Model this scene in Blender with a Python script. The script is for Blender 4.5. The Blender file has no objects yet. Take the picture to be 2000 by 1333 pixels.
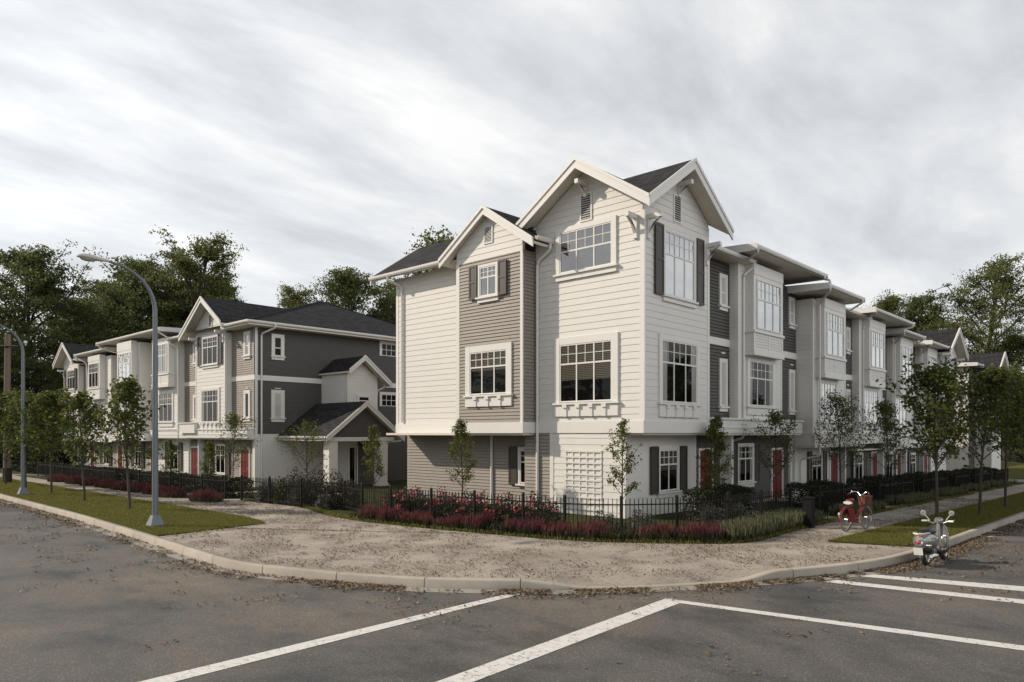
import bpy, bmesh, math, random
import numpy as np
from mathutils import Vector, Matrix

SC = bpy.context.scene
COL = SC.collection
R = math.radians

# ------------------------------------------------------------------ camera
# world X runs along the right-hand street, world Y along the left-hand street
cam_d = bpy.data.cameras.new('camera')
cam = bpy.data.objects.new('camera', cam_d)
COL.objects.link(cam)
cam.location = (0, 0, 2.9)
cam.rotation_euler = (R(90), 0, R(43 - 90))
cam_d.sensor_width = 36
cam_d.lens = 36 * 1422 / 2000
cam_d.shift_y = 181.5 / 2000
cam_d.clip_start = 0.1
cam_d.clip_end = 2000
SC.camera = cam

# ------------------------------------------------------------------ light
SUN_EL = 32
SUN_AZ = (-0.555, 0.832)            # horizontal direction towards the sun
sd = Vector((SUN_AZ[0] * math.cos(R(SUN_EL)), SUN_AZ[1] * math.cos(R(SUN_EL)), math.sin(R(SUN_EL))))
sl = bpy.data.lights.new('sun', 'SUN')
sl.energy = 3.7
sl.angle = R(0.9)
sl.color = (1.0, 0.89, 0.75)
so = bpy.data.objects.new('sun', sl)
COL.objects.link(so)
so.rotation_euler = sd.to_track_quat('Z', 'Y').to_euler()
SC.view_settings.view_transform = 'Standard'
SC.view_settings.look = 'None'
SC.view_settings.gamma = 1
SC.view_settings.exposure = 0.18

w = bpy.data.worlds.new('World')
SC.world = w
w.use_nodes = True
nt = w.node_tree
nt.nodes.clear()


def N(tree, kind, **kw):
    n = tree.nodes.new(kind)
    for k, v in kw.items():
        if k in n.inputs.keys():
            n.inputs[k].default_value = v
        else:
            setattr(n, k, v)
    return n


def math_n(tree, op, a, b=None, clamp=False):
    n = tree.nodes.new('ShaderNodeMath')
    n.operation = op
    n.use_clamp = clamp
    for i, x in enumerate((a, b)):
        if x is None:
            continue
        if isinstance(x, (int, float)):
            n.inputs[i].default_value = x
        else:
            tree.links.new(x, n.inputs[i])
    return n.outputs[0]


def ramp(tree, fac, stops):
    n = tree.nodes.new('ShaderNodeValToRGB')
    cr = n.color_ramp
    while len(cr.elements) < len(stops):
        cr.elements.new(0.5)
    for e, (p, c) in zip(cr.elements, stops):
        e.position = p
        e.color = (c[0], c[1], c[2], 1)
    tree.links.new(fac, n.inputs[0])
    return n.outputs[0]


def build_world():
    L = nt.links.new
    tc = N(nt, 'ShaderNodeTexCoord')
    sep = N(nt, 'ShaderNodeSeparateXYZ')
    L(tc.outputs['Generated'], sep.inputs[0])
    zz = math_n(nt, 'ADD', math_n(nt, 'MAXIMUM', sep.outputs[2], 0.0), 0.16)
    cx = math_n(nt, 'DIVIDE', sep.outputs[0], zz)
    cy = math_n(nt, 'DIVIDE', sep.outputs[1], zz)
    cmb = N(nt, 'ShaderNodeCombineXYZ')
    L(cx, cmb.inputs[0])
    L(cy, cmb.inputs[1])
    mp = N(nt, 'ShaderNodeMapping')
    mp.inputs['Rotation'].default_value = (0, 0, R(-4))
    mp.inputs['Scale'].default_value = (0.85, 1.75, 1)
    mp.inputs['Location'].default_value = (3.1, 1.7, 0)
    L(cmb.outputs[0], mp.inputs[0])
    n1 = N(nt, 'ShaderNodeTexNoise', Scale=1.7, Detail=9.0, Roughness=0.56, Distortion=0.2)
    L(mp.outputs[0], n1.inputs['Vector'])
    n2 = N(nt, 'ShaderNodeTexNoise', Scale=0.5, Detail=3.0, Roughness=0.5)
    mp2 = N(nt, 'ShaderNodeMapping')
    mp2.inputs['Location'].default_value = (7.3, 2.2, 0)
    L(cmb.outputs[0], mp2.inputs[0])
    L(mp2.outputs[0], n2.inputs['Vector'])
    f = math_n(nt, 'ADD', math_n(nt, 'MULTIPLY', n1.outputs[0], 0.78), math_n(nt, 'MULTIPLY', n2.outputs[0], 0.22))
    col = ramp(nt, f, [(0.33, (0.41, 0.42, 0.435)), (0.42, (0.49, 0.503, 0.52)), (0.49, (0.56, 0.57, 0.582)),
                       (0.55, (0.63, 0.632, 0.63)), (0.64, (0.74, 0.733, 0.715))])
    # paler towards the horizon
    hz = math_n(nt, 'SUBTRACT', 1.0, math_n(nt, 'MULTIPLY', sep.outputs[2], 2.6), True)
    mix = N(nt, 'ShaderNodeMix', data_type='RGBA')
    L(math_n(nt, 'MULTIPLY', hz, 0.55), mix.inputs[0])
    L(col, mix.inputs[6])
    mix.inputs[7].default_value = (0.62, 0.625, 0.63, 1)
    # brighter cloud around the sun
    dt = N(nt, 'ShaderNodeVectorMath', operation='DOT_PRODUCT')
    L(tc.outputs['Generated'], dt.inputs[0])
    dt.inputs[1].default_value = sd
    gl = math_n(nt, 'POWER', math_n(nt, 'MAXIMUM', dt.outputs['Value'], 0.0), 3.0)
    gl = math_n(nt, 'ADD', math_n(nt, 'MULTIPLY', gl, 0.5), 1.0)
    # unseen sky behind the viewer dimmed to cut the fill light
    db = N(nt, 'ShaderNodeVectorMath', operation='DOT_PRODUCT')
    L(tc.outputs['Generated'], db.inputs[0])
    db.inputs[1].default_value = (-0.731, -0.682, 0.0)
    bk = math_n(nt, 'ADD', math_n(nt, 'MULTIPLY', math_n(nt, 'MAXIMUM', db.outputs['Value'], 0.0), -0.40), 1.0)
    # sky above the view dimmed so that shade on the ground stays deep
    ov = N(nt, 'ShaderNodeMapRange', interpolation_type='SMOOTHSTEP')
    L(sep.outputs[2], ov.inputs[0])
    ov.inputs[1].default_value = 0.53
    ov.inputs[2].default_value = 0.72
    ov.inputs[3].default_value = 1.0
    ov.inputs[4].default_value = 0.16
    # bright lobe added to the unseen sky to light the right-facing facades
    dr = N(nt, 'ShaderNodeVectorMath', operation='DOT_PRODUCT')
    L(tc.outputs['Generated'], dr.inputs[0])
    dr.inputs[1].default_value = Vector((-0.05, -1.0, 0.25)).normalized()
    rt = math_n(nt, 'MULTIPLY', math_n(nt, 'POWER', math_n(nt, 'MAXIMUM', dr.outputs['Value'], 0.0), 3.0), 1.6)
    bk = math_n(nt, 'ADD', bk, rt)
    vm = N(nt, 'ShaderNodeVectorMath', operation='SCALE')
    L(mix.outputs[2], vm.inputs[0])
    L(math_n(nt, 'MULTIPLY', math_n(nt, 'MULTIPLY', gl, bk), ov.outputs[0]), vm.inputs['Scale'])
    # below the horizon: ground tone
    low = math_n(nt, 'LESS_THAN', sep.outputs[2], -0.02)
    mg = N(nt, 'ShaderNodeMix', data_type='RGBA')
    L(low, mg.inputs[0])
    L(vm.outputs[0], mg.inputs[6])
    mg.inputs[7].default_value = (0.12, 0.115, 0.10, 1)
    bg = N(nt, 'ShaderNodeBackground', Strength=1.27)
    L(mg.outputs[2], bg.inputs[0])
    sky = N(nt, 'ShaderNodeTexSky', sky_type='NISHITA')
    sky.sun_disc = False
    sky.sun_elevation = R(SUN_EL)
    sky.sun_rotation = math.atan2(SUN_AZ[0], SUN_AZ[1])
    bs = N(nt, 'ShaderNodeBackground', Strength=0.1)
    L(sky.outputs[0], bs.inputs[0])
    ms = N(nt, 'ShaderNodeMixShader')
    ms.inputs[0].default_value = 0.88
    L(bs.outputs[0], ms.inputs[1])
    L(bg.outputs[0], ms.inputs[2])
    out = N(nt, 'ShaderNodeOutputWorld')
    L(ms.outputs[0], out.inputs[0])


build_world()


# ------------------------------------------------------------------ materials
def new_mat(name):
    m = bpy.data.materials.new(name)
    m.use_nodes = True
    t = m.node_tree
    b = t.nodes['Principled BSDF']
    return m, t, b


def coords(t, kind='Object', scale=None):
    tc = t.nodes.new('ShaderNodeTexCoord')
    o = tc.outputs[kind]
    if scale:
        mp = t.nodes.new('ShaderNodeMapping')
        mp.inputs['Scale'].default_value = scale
        t.links.new(o, mp.inputs[0])
        o = mp.outputs[0]
    return o


def mul_col(t, col, facs):
    """col (rgb) times a float socket"""
    v = t.nodes.new('ShaderNodeVectorMath')
    v.operation = 'SCALE'
    if isinstance(col, tuple):
        v.inputs[0].default_value = col
    else:
        t.links.new(col, v.inputs[0])
    t.links.new(facs, v.inputs['Scale'])
    return v.outputs[0]


def simple(name, col, rough=0.6, var=0.12, vs=3.0, bump=0.0, bs=40.0, spec=0.5, metal=0.0, stretch=None):
    m, t, b = new_mat(name)
    b.inputs['Roughness'].default_value = rough
    b.inputs['Specular IOR Level'].default_value = spec
    b.inputs['Metallic'].default_value = metal
    co = coords(t, 'Object', stretch)
    n = N(t, 'ShaderNodeTexNoise', Scale=vs, Detail=5.0, Roughness=0.6)
    t.links.new(co, n.inputs['Vector'])
    f = math_n(t, 'ADD', math_n(t, 'MULTIPLY', n.outputs[0], 2 * var), 1 - var)
    t.links.new(mul_col(t, col, f), b.inputs['Base Color'])
    if bump:
        n2 = N(t, 'ShaderNodeTexNoise', Scale=bs, Detail=3.0)
        t.links.new(co, n2.inputs['Vector'])
        bp = N(t, 'ShaderNodeBump', Strength=bump, Distance=0.02)
        t.links.new(n2.outputs[0], bp.inputs['Height'])
        t.links.new(bp.outputs[0], b.inputs['Normal'])
    return m


M = {}
M['white'] = simple('white painted siding', (0.675, 0.655, 0.615), 0.55, 0.045, 1.3, 0.05, 30, 0.3)
M['trim'] = simple('white trim paint', (0.70, 0.685, 0.65), 0.45, 0.03, 2.0, 0, 0, 0.35)
M['taupe'] = simple('taupe lap siding paint', (0.275, 0.245, 0.212), 0.6, 0.10, 2.2, 0.06, 30, 0.3)
M['shaded_taupe'] = simple('shaded taupe lap siding paint', (0.088, 0.084, 0.081), 0.6, 0.10, 2.2, 0.06, 30, 0.25)  # copy of taupe with the shade of right-facing walls put into its colour
M['soffit'] = simple('soffit paint', (0.66, 0.61, 0.53), 0.6, 0.05, 2.0)
M['shutter'] = simple('brown shutter paint', (0.050, 0.041, 0.034), 0.5, 0.1, 6)
M['door'] = simple('red door paint', (0.15, 0.011, 0.009), 0.45, 0.06, 3)
M['chrome'] = simple('bright metal', (0.75, 0.75, 0.74), 0.18, 0.03, 4, metal=1.0)
M['steel'] = simple('galvanised steel', (0.15, 0.17, 0.185), 0.5, 0.16, 5, metal=0.25)
M['lamphead'] = simple('lamp head casting', (0.55, 0.54, 0.50), 0.5, 0.08, 5)
M['lampglass'] = simple('lamp lens', (0.35, 0.34, 0.28), 0.2, 0.05, 5)
M['iron'] = simple('black iron', (0.010, 0.009, 0.008), 0.6, 0.1, 8, spec=0.2)
M['bark'] = simple('bark', (0.060, 0.050, 0.038), 0.9, 0.35, 8, 0.5, 40, stretch=(1, 1, .25))
M['bark2'] = simple('dark bark', (0.035, 0.030, 0.024), 0.9, 0.35, 5, 0.5, 20, stretch=(1, 1, .25))
M['pole'] = simple('weathered timber pole', (0.17, 0.13, 0.095), 0.9, 0.45, 3, 0.6, 20, stretch=(4, 4, .35))
M['louvre'] = simple('dark louvre', (0.02, 0.02, 0.022), 0.6, 0.1, 4)
M['found'] = simple('concrete', (0.30, 0.29, 0.27), 0.85, 0.15, 3, 0.2, 60)
M['silver'] = simple('silver scooter paint', (0.36, 0.355, 0.34), 0.2, 0.06, 3, metal=0.7)
M['cream'] = simple('cream enamel', (0.66, 0.65, 0.61), 0.3, 0.04, 3)
M['rubber'] = simple('black rubber', (0.012, 0.012, 0.012), 0.7, 0.1, 10)
M['vinyl'] = simple('black vinyl', (0.015, 0.014, 0.014), 0.4, 0.1, 10)
M['amber'] = simple('amber lens', (0.85, 0.26, 0.03), 0.2, 0.03, 3)
M['redlens'] = simple('red lens', (0.45, 0.03, 0.03), 0.2, 0.03, 3)
M['bikered'] = simple('red bicycle enamel', (0.15, 0.006, 0.010), 0.35, 0.05, 4)
M['wicker'] = simple('brown wicker', (0.14, 0.050, 0.030), 0.7, 0.35, 40, 0.6, 90)
M['skinwall'] = simple('bicycle tyre', (0.20, 0.19, 0.17), 0.7, 0.1, 8)
M['darkpost'] = simple('dark painted post', (0.009, 0.009, 0.009), 0.8, 0.12, 6, spec=0.2)


def glass_mat(name, base, refl, tint=(1, 1, 1), ior=1.5):
    m, t, b = new_mat(name)
    b.inputs['Base Color'].default_value = (*base, 1)
    b.inputs['Roughness'].default_value = 0.5
    b.inputs['Specular IOR Level'].default_value = 0.0
    g = N(t, 'ShaderNodeBsdfGlossy')
    g.inputs['Color'].default_value = (*tint, 1)
    g.inputs['Roughness'].default_value = 0.015
    # faint waviness of the panes
    n = N(t, 'ShaderNodeTexNoise', Scale=1.7, Detail=1.0)
    t.links.new(coords(t), n.inputs['Vector'])
    bp = N(t, 'ShaderNodeBump', Strength=0.25, Distance=0.01)
    t.links.new(n.outputs[0], bp.inputs['Height'])
    t.links.new(bp.outputs[0], g.inputs['Normal'])
    fr = N(t, 'ShaderNodeFresnel', IOR=ior)
    f = math_n(t, 'ADD', math_n(t, 'MULTIPLY', fr.outputs[0], 1.0), refl, True)
    mx = t.nodes.new('ShaderNodeMixShader')
    t.links.new(f, mx.inputs[0])
    t.links.new(b.outputs[0], mx.inputs[1])
    t.links.new(g.outputs[0], mx.inputs[2])
    t.links.new(mx.outputs[0], t.nodes['Material Output'].inputs[0])
    return m


M['glass'] = glass_mat('dark window glass', (0.005, 0.005, 0.005), 0.0, ior=1.28)
M['glass_sky'] = glass_mat('coated window glass', (0.06, 0.065, 0.07), 0.42)
M['glass_mid'] = glass_mat('half reflecting window glass', (0.03, 0.03, 0.03), 0.16)
M['blind'] = glass_mat('window with pale blind', (0.50, 0.48, 0.44), 0.05)


def blind_mat():
    m, t, b = new_mat('slatted blind')
    geo = t.nodes.new('ShaderNodeNewGeometry')
    sx = t.nodes.new('ShaderNodeSeparateXYZ')
    t.links.new(geo.outputs['Position'], sx.inputs[0])
    fr = math_n(t, 'FRACT', math_n(t, 'MULTIPLY', sx.outputs[2], 17.0))
    c = ramp(t, fr, [(0.0, (0.014, 0.013, 0.011)), (0.35, (0.02, 0.018, 0.015)), (0.5, (0.10, 0.088, 0.070)), (1.0, (0.14, 0.125, 0.10))])
    t.links.new(c, b.inputs['Base Color'])
    b.inputs['Roughness'].default_value = 0.12
    b.inputs['Specular IOR Level'].default_value = 0.3
    return m


M['slats'] = blind_mat()
M['curtain'] = simple('pale curtain behind glass', (0.26, 0.25, 0.225), 0.15, 0.35, 9, spec=0.4, stretch=(3, 3, .15))


def shingle_mat():
    m, t, b = new_mat('asphalt shingles')
    b.inputs['Roughness'].default_value = 0.92
    b.inputs['Specular IOR Level'].default_value = 0.2
    geo = t.nodes.new('ShaderNodeNewGeometry')
    sx = t.nodes.new('ShaderNodeSeparateXYZ')
    t.links.new(geo.outputs['Position'], sx.inputs[0])
    cm = t.nodes.new('ShaderNodeCombineXYZ')
    t.links.new(math_n(t, 'ADD', sx.outputs[0], sx.outputs[1]), cm.inputs[0])
    t.links.new(math_n(t, 'MULTIPLY', sx.outputs[2], 1.7), cm.inputs[1])
    bt = t.nodes.new('ShaderNodeTexBrick')
    bt.inputs['Scale'].default_value = 1.0
    bt.inputs['Brick Width'].default_value = 0.34
    bt.inputs['Row Height'].default_value = 0.15
    bt.inputs['Mortar Size'].default_value = 0.012
    bt.inputs['Color1'].default_value = (0.020, 0.021, 0.024, 1)
    bt.inputs['Color2'].default_value = (0.048, 0.048, 0.050, 1)
    bt.inputs['Mortar'].default_value = (0.008, 0.008, 0.009, 1)
    t.links.new(cm.outputs[0], bt.inputs['Vector'])
    n = N(t, 'ShaderNodeTexNoise', Scale=60.0, Detail=2.0)
    t.links.new(geo.outputs['Position'], n.inputs['Vector'])
    f = math_n(t, 'ADD', math_n(t, 'MULTIPLY', n.outputs[0], 0.8), 0.6)
    t.links.new(mul_col(t, bt.outputs[0], f), b.inputs['Base Color'])
    bp = N(t, 'ShaderNodeBump', Strength=0.5, Distance=0.02)
    t.links.new(bt.outputs['Fac'], bp.inputs['Height'])
    bp.invert = True
    t.links.new(bp.outputs[0], b.inputs['Normal'])
    return m


M['shingle'] = shingle_mat()


def asphalt_mat():
    m, t, b = new_mat('asphalt')
    co = coords(t)
    big = N(t, 'ShaderNodeTexNoise', Scale=0.22, Detail=5.0, Roughness=0.6, Distortion=0.6)
    t.links.new(co, big.inputs['Vector'])
    mid = N(t, 'ShaderNodeTexNoise', Scale=0.9, Detail=6.0, Roughness=0.65)
    t.links.new(coords(t, 'Object', (1.0, 0.55, 1)), mid.inputs['Vector'])
    gr = N(t, 'ShaderNodeTexVoronoi', Scale=75.0)
    t.links.new(co, gr.inputs['Vector'])
    fine = N(t, 'ShaderNodeTexNoise', Scale=130.0, Detail=3.0)
    t.links.new(co, fine.inputs['Vector'])
    base = ramp(t, big.outputs[0], [(0.33, (0.064, 0.066, 0.069)), (0.44, (0.097, 0.093, 0.088)),
                                    (0.55, (0.118, 0.108, 0.097)), (0.68, (0.150, 0.129, 0.106))])
    f1 = ramp(t, mid.outputs[0], [(0.36, (0.62, 0.64, 0.66)), (0.50, (0.98, 0.98, 0.98)), (0.66, (1.14, 1.12, 1.10))])
    mx = N(t, 'ShaderNodeMix', data_type='RGBA', blend_type='MULTIPLY')
    mx.inputs[0].default_value = 1.0
    t.links.new(base, mx.inputs[6])
    t.links.new(f1, mx.inputs[7])
    g = math_n(t, 'ADD', math_n(t, 'MULTIPLY', fine.outputs[0], 1.5), 0.25)
    pick = N(t, 'ShaderNodeSeparateColor')
    t.links.new(gr.outputs['Color'], pick.inputs[0])
    sp = math_n(t, 'ADD', math_n(t, 'MULTIPLY', math_n(t, 'GREATER_THAN', pick.outputs[0], 0.9), 0.9), g)
    t.links.new(mul_col(t, mx.outputs[2], sp), b.inputs['Base Color'])
    t.links.new(ramp(t, mid.outputs[0], [(0.4, (0.62,) * 3), (0.6, (0.88,) * 3)]), b.inputs['Roughness'])
    b.inputs['Specular IOR Level'].default_value = 0.35
    bp = N(t, 'ShaderNodeBump', Strength=0.55, Distance=0.006)
    t.links.new(gr.outputs['Distance'], bp.inputs['Height'])
    t.links.new(bp.outputs[0], b.inputs['Normal'])
    return m


M['asphalt'] = asphalt_mat()


def concrete_mat(name, c0, c1, fine=90.0):
    m, t, b = new_mat(name)
    b.inputs['Roughness'].default_value = 0.9
    b.inputs['Specular IOR Level'].default_value = 0.25
    co = coords(t)
    n = N(t, 'ShaderNodeTexNoise', Scale=0.55, Detail=8.0, Roughness=0.68, Distortion=0.4)
    t.links.new(co, n.inputs['Vector'])
    n2 = N(t, 'ShaderNodeTexNoise', Scale=fine, Detail=3.0)
    t.links.new(co, n2.inputs['Vector'])
    c = ramp(t, n.outputs[0], [(0.34, c0), (0.62, c1)])
    f = math_n(t, 'ADD', math_n(t, 'MULTIPLY', n2.outputs[0], 0.55), 0.72)
    t.links.new(mul_col(t, c, f), b.inputs['Base Color'])
    bp = N(t, 'ShaderNodeBump', Strength=0.3, Distance=0.006)
    t.links.new(n2.outputs[0], bp.inputs['Height'])
    t.links.new(bp.outputs[0], b.inputs['Normal'])
    return m


def pave_mat(name, c0, c1):
    m = concrete_mat(name, c0, c1, 26.0)
    t = m.node_tree
    b = t.nodes['Principled BSDF']
    src = b.inputs['Base Color'].links[0].from_socket
    co = coords(t)
    a = N(t, 'ShaderNodeTexNoise', Scale=17.0, Detail=5.0, Roughness=0.72, Distortion=0.6)
    t.links.new(co, a.inputs['Vector'])
    g = N(t, 'ShaderNodeTexNoise', Scale=0.9, Detail=5.0, Roughness=0.65)
    t.links.new(co, g.inputs['Vector'])
    th = math_n(t, 'SUBTRACT', a.outputs[0], math_n(t, 'MULTIPLY', math_n(t, 'SUBTRACT', 0.62, g.outputs[0]), 0.75))
    k = ramp(t, th, [(0.50, (0, 0, 0)), (0.56, (1, 1, 1))])
    mx = N(t, 'ShaderNodeMix', data_type='RGBA')
    t.links.new(math_n(t, 'MULTIPLY', k, 0.72), mx.inputs[0])
    t.links.new(src, mx.inputs[6])
    mx.inputs[7].default_value = (0.105, 0.082, 0.062, 1)
    t.links.new(mx.outputs[2], b.inputs['Base Color'])
    return m


M['pave'] = pave_mat('gravelled pavement', (0.24, 0.215, 0.19), (0.41, 0.36, 0.31))
M['kerb'] = concrete_mat('kerb concrete', (0.34, 0.305, 0.255), (0.45, 0.405, 0.34))
M['apron'] = concrete_mat('gutter concrete', (0.24, 0.225, 0.20), (0.33, 0.31, 0.275))
M['pathc'] = concrete_mat('path concrete', (0.34, 0.33, 0.31), (0.42, 0.40, 0.38))


def paint_mat():
    m, t, b = new_mat('worn road paint')
    b.inputs['Roughness'].default_value = 0.8
    co = coords(t)
    n = N(t, 'ShaderNodeTexNoise', Scale=14.0, Detail=6.0, Roughness=0.7)
    t.links.new(coords(t, 'Object', (1, .5, 1)), n.inputs['Vector'])
    v = N(t, 'ShaderNodeTexVoronoi', feature='DISTANCE_TO_EDGE', Scale=1.6)
    nd = N(t, 'ShaderNodeTexNoise', Scale=3.0, Detail=3.0)
    t.links.new(co, nd.inputs['Vector'])
    va = t.nodes.new('ShaderNodeVectorMath')
    va.operation = 'ADD'
    t.links.new(co, va.inputs[0])
    t.links.new(nd.outputs['Color'], va.inputs[1])
    t.links.new(va.outputs[0], v.inputs['Vector'])
    crack = math_n(t, 'LESS_THAN', v.outputs['Distance'], 0.008)
    hole = math_n(t, 'LESS_THAN', n.outputs[0], 0.355)
    k = math_n(t, 'MAXIMUM', crack, hole)
    mx = N(t, 'ShaderNodeMix', data_type='RGBA')
    t.links.new(math_n(t, 'MULTIPLY', k, 0.8), mx.inputs[0])
    c = ramp(t, n.outputs[0], [(0.35, (0.58, 0.57, 0.55)), (0.6, (0.70, 0.69, 0.67))])
    t.links.new(c, mx.inputs[6])
    mx.inputs[7].default_value = (0.10, 0.095, 0.09, 1)
    t.links.new(mx.outputs[2], b.inputs['Base Color'])
    return m


M['paint'] = paint_mat()


def leaf_mat(name, c0, c1, trans=0.35, rough=0.6):
    m, t, b = new_mat(name)
    geo = t.nodes.new('ShaderNodeNewGeometry')
    c = ramp(t, geo.outputs['Random Per Island'], [(0.0, c0), (1.0, c1)])
    b.inputs['Roughness'].default_value = rough
    b.inputs['Specular IOR Level'].default_value = 0.25
    t.links.new(c, b.inputs['Base Color'])
    if trans > 0:
        tr = t.nodes.new('ShaderNodeBsdfTranslucent')
        t.links.new(mul_col(t, c, N(t, 'ShaderNodeValue').outputs[0]), tr.inputs[0])
        for n in t.nodes:
            if n.type == 'VALUE':
                n.outputs[0].default_value = 1.5
        mx = t.nodes.new('ShaderNodeMixShader')
        mx.inputs[0].default_value = trans
        t.links.new(b.outputs[0], mx.inputs[1])
        t.links.new(tr.outputs[0], mx.inputs[2])
        t.links.new(mx.outputs[0], t.nodes['Material Output'].inputs[0])
    return m


M['leaf_far'] = leaf_mat('dark tree foliage', (0.050, 0.066, 0.022), (0.125, 0.142, 0.048), 0.42)
M['leaf_farb'] = leaf_mat('olive tree foliage', (0.064, 0.077, 0.025), (0.160, 0.170, 0.054), 0.42)
M['leaf_young'] = leaf_mat('young tree foliage', (0.034, 0.048, 0.013), (0.125, 0.140, 0.033), 0.4)
M['leaf_sap'] = leaf_mat('birch foliage', (0.045, 0.060, 0.014), (0.15, 0.155, 0.035), 0.35)
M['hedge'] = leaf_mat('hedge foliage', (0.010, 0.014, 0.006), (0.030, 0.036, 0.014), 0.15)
M['bush'] = leaf_mat('bush foliage', (0.016, 0.020, 0.010), (0.055, 0.058, 0.030), 0.2)
M['silverbush'] = leaf_mat('silvery bush foliage', (0.05, 0.055, 0.045), (0.14, 0.14, 0.115), 0.2)
M['redflower'] = leaf_mat('red flower spikes', (0.055, 0.015, 0.016), (0.165, 0.052, 0.056), 0.2)
M['pink'] = leaf_mat('pink blooms', (0.40, 0.07, 0.09), (0.70, 0.22, 0.25), 0.25)
M['stem'] = leaf_mat('flower stems', (0.028, 0.036, 0.014), (0.08, 0.085, 0.035), 0.2)
M['lavender'] = leaf_mat('grey green lavender', (0.055, 0.062, 0.032), (0.155, 0.155, 0.085), 0.25)
M['grass'] = leaf_mat('lawn grass', (0.080, 0.088, 0.018), (0.20, 0.190, 0.045), 0.3)
M['litter'] = leaf_mat('dead leaves', (0.040, 0.027, 0.018), (0.30, 0.225, 0.15), 0.1)


def soil_mat(name, c0, c1, sc=3.0):
    m, t, b = new_mat(name)
    b.inputs['Roughness'].default_value = 0.95
    b.inputs['Specular IOR Level'].default_value = 0.1
    n = N(t, 'ShaderNodeTexNoise', Scale=sc, Detail=9.0, Roughness=0.75)
    t.links.new(coords(t), n.inputs['Vector'])
    t.links.new(ramp(t, n.outputs[0], [(0.35, c0), (0.65, c1)]), b.inputs['Base Color'])
    bp = N(t, 'ShaderNodeBump', Strength=0.7, Distance=0.03)
    t.links.new(n.outputs[0], bp.inputs['Height'])
    t.links.new(bp.outputs[0], b.inputs['Normal'])
    return m


M['lawn'] = soil_mat('lawn ground', (0.060, 0.066, 0.016), (0.13, 0.128, 0.034))
M['garden'] = soil_mat('garden ground', (0.024, 0.028, 0.010), (0.060, 0.066, 0.020), 1.5)
M['field'] = soil_mat('field', (0.030, 0.034, 0.014), (0.070, 0.070, 0.026), 0.4)


# ------------------------------------------------------------------ helpers
ROOT = {}


def gz(u, v):
    """height of the terrain: the right-hand street falls away, the far left gardens lie lower"""
    def ss(t):
        t = min(1.0, max(0.0, t))
        return t * t * (3 - 2 * t)
    r = -0.0165 * min(45.0, max(0.0, u - 20)) * (1 - ss((v - 15) / 8))
    l = -0.27 * ss((v - 24) / 12) * ss((u - 12) / 5)
    return r + l


def tag(o, label=None, cat=None, group=None, kind=None):
    for k, val in (('label', label), ('category', cat), ('group', group), ('kind', kind)):
        if val:
            o[k] = val
    return o


def thing(name, label, cat, loc=(0, 0, 0), rz=0.0, group=None, local=False):
    o = bpy.data.objects.new(name, None)
    COL.objects.link(o)
    o.location = loc
    o.rotation_euler = (0, 0, rz)
    o.empty_display_size = 0.2
    tag(o, label, cat, group)
    ROOT[o] = Vector((0, 0, 0)) if local else Vector(loc)
    return o


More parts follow.
